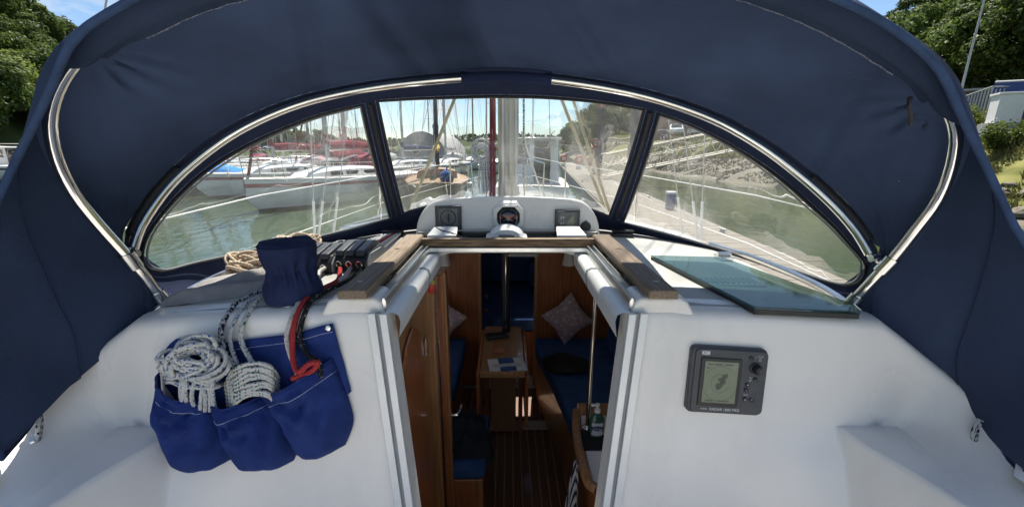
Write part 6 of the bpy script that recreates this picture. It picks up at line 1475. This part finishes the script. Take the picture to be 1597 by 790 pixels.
b = MB(); b.grid(rows); b.build('cloth', 'cover_blue', o, smooth=70)
MB().tube([Vector((wc.x + .0685 * math.cos(a), wc.y + .055 + .0685 * math.sin(a), -.384 + .150)) for a in [2 * math.pi * k / 40 for k in range(40)]], .0016, 5, closed=True).build('seam', 'canvas_trim', o); MB().lathe([(.055, -.0), (.055, .006)], 24, (wc.x, wc.y + .055, -.388)).build('winch_base', 'steel', o)
for x_, m_n, lab in ((-.588, 'rope_white', 'white line turned from the outboard clutch to the covered winch'), (-.622, 'rope_greenfleck', 'green flecked line turned from the outboard clutch to the covered winch')):
    rope('winch_line', catmull([Vector((x_, 1.272, zr(x_) + .022)), Vector((x_ + .01, 1.2, zr(x_) + .025)), Vector((wc.x + .062, wc.y + .085, zr(wc.x) + .03))], 12), .0055, m_n, lab)
# beige rope bundles
def bundle(c, ax, ay, az, n, seed, label, rr_=.0055, mat='rope_tan'):
    b = MB(); r = random.Random(seed)
    for q in range(n):
        cc = c + Vector((r.uniform(-1, 1) * ax * .25, r.uniform(-1, 1) * ay * .3, az * .15 + r.random() * az * .8)); a1, a2 = ax * r.uniform(.55, 1), ay * r.uniform(.4, 1); ph = r.uniform(0, 6); tl = r.uniform(-.4, .4)
        b.tube([cc + Vector((a1 * math.cos(t) * math.cos(tl) - a2 * math.sin(t) * math.sin(tl), a1 * math.cos(t) * math.sin(tl) + a2 * math.sin(t) * math.cos(tl), az * .3 * math.sin(2 * t + ph))) for t in [2 * math.pi * k / 24 for k in range(24)]], rr_, 8, closed=True)
    tag(b.build('rope_bundle', mat, smooth=60), label, 'rope')
bundle(P(388, 425, Z=-.39) + Vector((0, .02, .0)), .075, .085, .05, 14, 4, 'bundle of beige rope lying between the towel and the winch cover')
bundle(P(468, 388, Z=-.39) + Vector((0, 0, .008)), .085, .07, .05, 12, 9, 'bundle of pinkish beige rope lying behind the winch cover')
rope('loose_line', catmull([P(505, 386, Z=-.385), P(530, 376, Z=-.375), P(548, 378, Z=-.38), P(562, 384, Z=-.385)], 12), .005, 'rope_navyfleck', 'dark loose line end behind the rope clutches')
# folded towel
b = MB(); n = 26; rows = []
tc_ = P(350, 470, Z=-.40)
for i in range(n + 1):
    r_ = []
    for j in range(15):
        u, v = i / n, j / 14; x = tc_.x - .17 + .36 * u; y = tc_.y - .03 + .15 * v + .10 * u
        e = (min(1, 6 * u, 6 * (1 - u)) * min(1, 5 * v, 5 * (1 - v))) ** .5
        r_.append(Vector((x, y, roof_z(x) + .012 + e * (.028 + .02 * u + .014 * noise.noise(Vector((u * 3, v * 5, 3))) + .010 * math.sin(v * 9 + u * 4)))))
    rows.append(r_)
b.grid(rows); b2 = [[p for p in r_] for r_ in rows]
o = tag(b.build('folded_towel', 'towel', smooth=70), 'grey folded towel lying on the coachroof beside the hoop foot', 'towel')
# smoked washboard lying on the starboard coachroof
wbp = [Vector((.52, 1.45, -.374)), Vector((.79, 1.46, -.384)), Vector((.885, .985, -.386)), Vector((.86, .935, -.386)), Vector((.604, .940, -.376))]
o = empty('acrylic_washboard', (.7, 1.2, -.40), 'smoked acrylic washboard with black rubber edge lying flat on the coachroof', 'washboard')
MB().prism(wbp, (0, 0, .007)).build('pane', 'acrylic', o, bevel=.0015, smooth=0)
for k_ in (3, 4):
    p0, p1 = wbp[k_], wbp[(k_ + 1) % 5]; cen = Vector((.7, 1.2, -.38)); d_ = (p1 - p0).normalized(); nn = (cen - p0); nn = (nn - d_ * nn.dot(d_)).normalized()
    MB().prism([p0 + nn * .002 - Vector((0, 0, .001)), p1 + nn * .002 - Vector((0, 0, .001)), p1 + nn * .018 - Vector((0, 0, .001)), p0 + nn * .018 - Vector((0, 0, .001))], (0, 0, -.012)).build('rubber_edge', 'black_plastic', o, smooth=0)
o = empty('vent_grille', (.68, 1.20, -.40), 'white slotted ventilator under the smoked washboard', 'ventilator'); MB().box((.68, 1.20, -.396), (.19, .07, .02)).build('body', 'white_plastic', o, bevel=.004)
for k in range(11): MB().box((.60 + k * .016, 1.20, -.385), (.007, .05, .006)).build('slot', 'grey_light', o)
o = empty('hinged_fitting', (.82, 1.50, -.40), 'small steel hinge fitting on the starboard coachroof', 'hinge'); MB().box((.82, 1.51, -.390), (.05, .06, .012)).build('plate', 'steel', o, bevel=.002); MB().tube([(.795, 1.51, -.378), (.845, 1.51, -.378)], .009, 10).build('pin', 'steel', o)
# cabin-side handrail tube along each coachroof edge
for s in (-1, 1): MB().tube(catmull([(s * .93, 1.0, -.418), (s * .955, 1.2, -.402), (s * .94, 1.5, -.396), (s * .87, 1.72, -.388)], 14), .012, 10).build('deck_rail', 'steel', Y_)
# self-tailing winch on the starboard coaming
wp = Vector((1.045, .56, -.70)); o = empty('coaming_winch', wp, 'steel winch on the starboard coaming outside the sprayhood hem', 'winch')
MB().lathe([(.06, 0), (.058, .012), (.038, .02), (.036, .07), (.046, .085), (.05, .092), (.05, .10), (.03, .105)], 24).build('drum', 'steel', o, local=True); MB().lathe([(.052, .106), (.052, .112), (.02, .116)], 24).build('self_tailer', 'black_plastic', o, local=True)
# the hidden protective lists
bpy.context.view_layer.update()
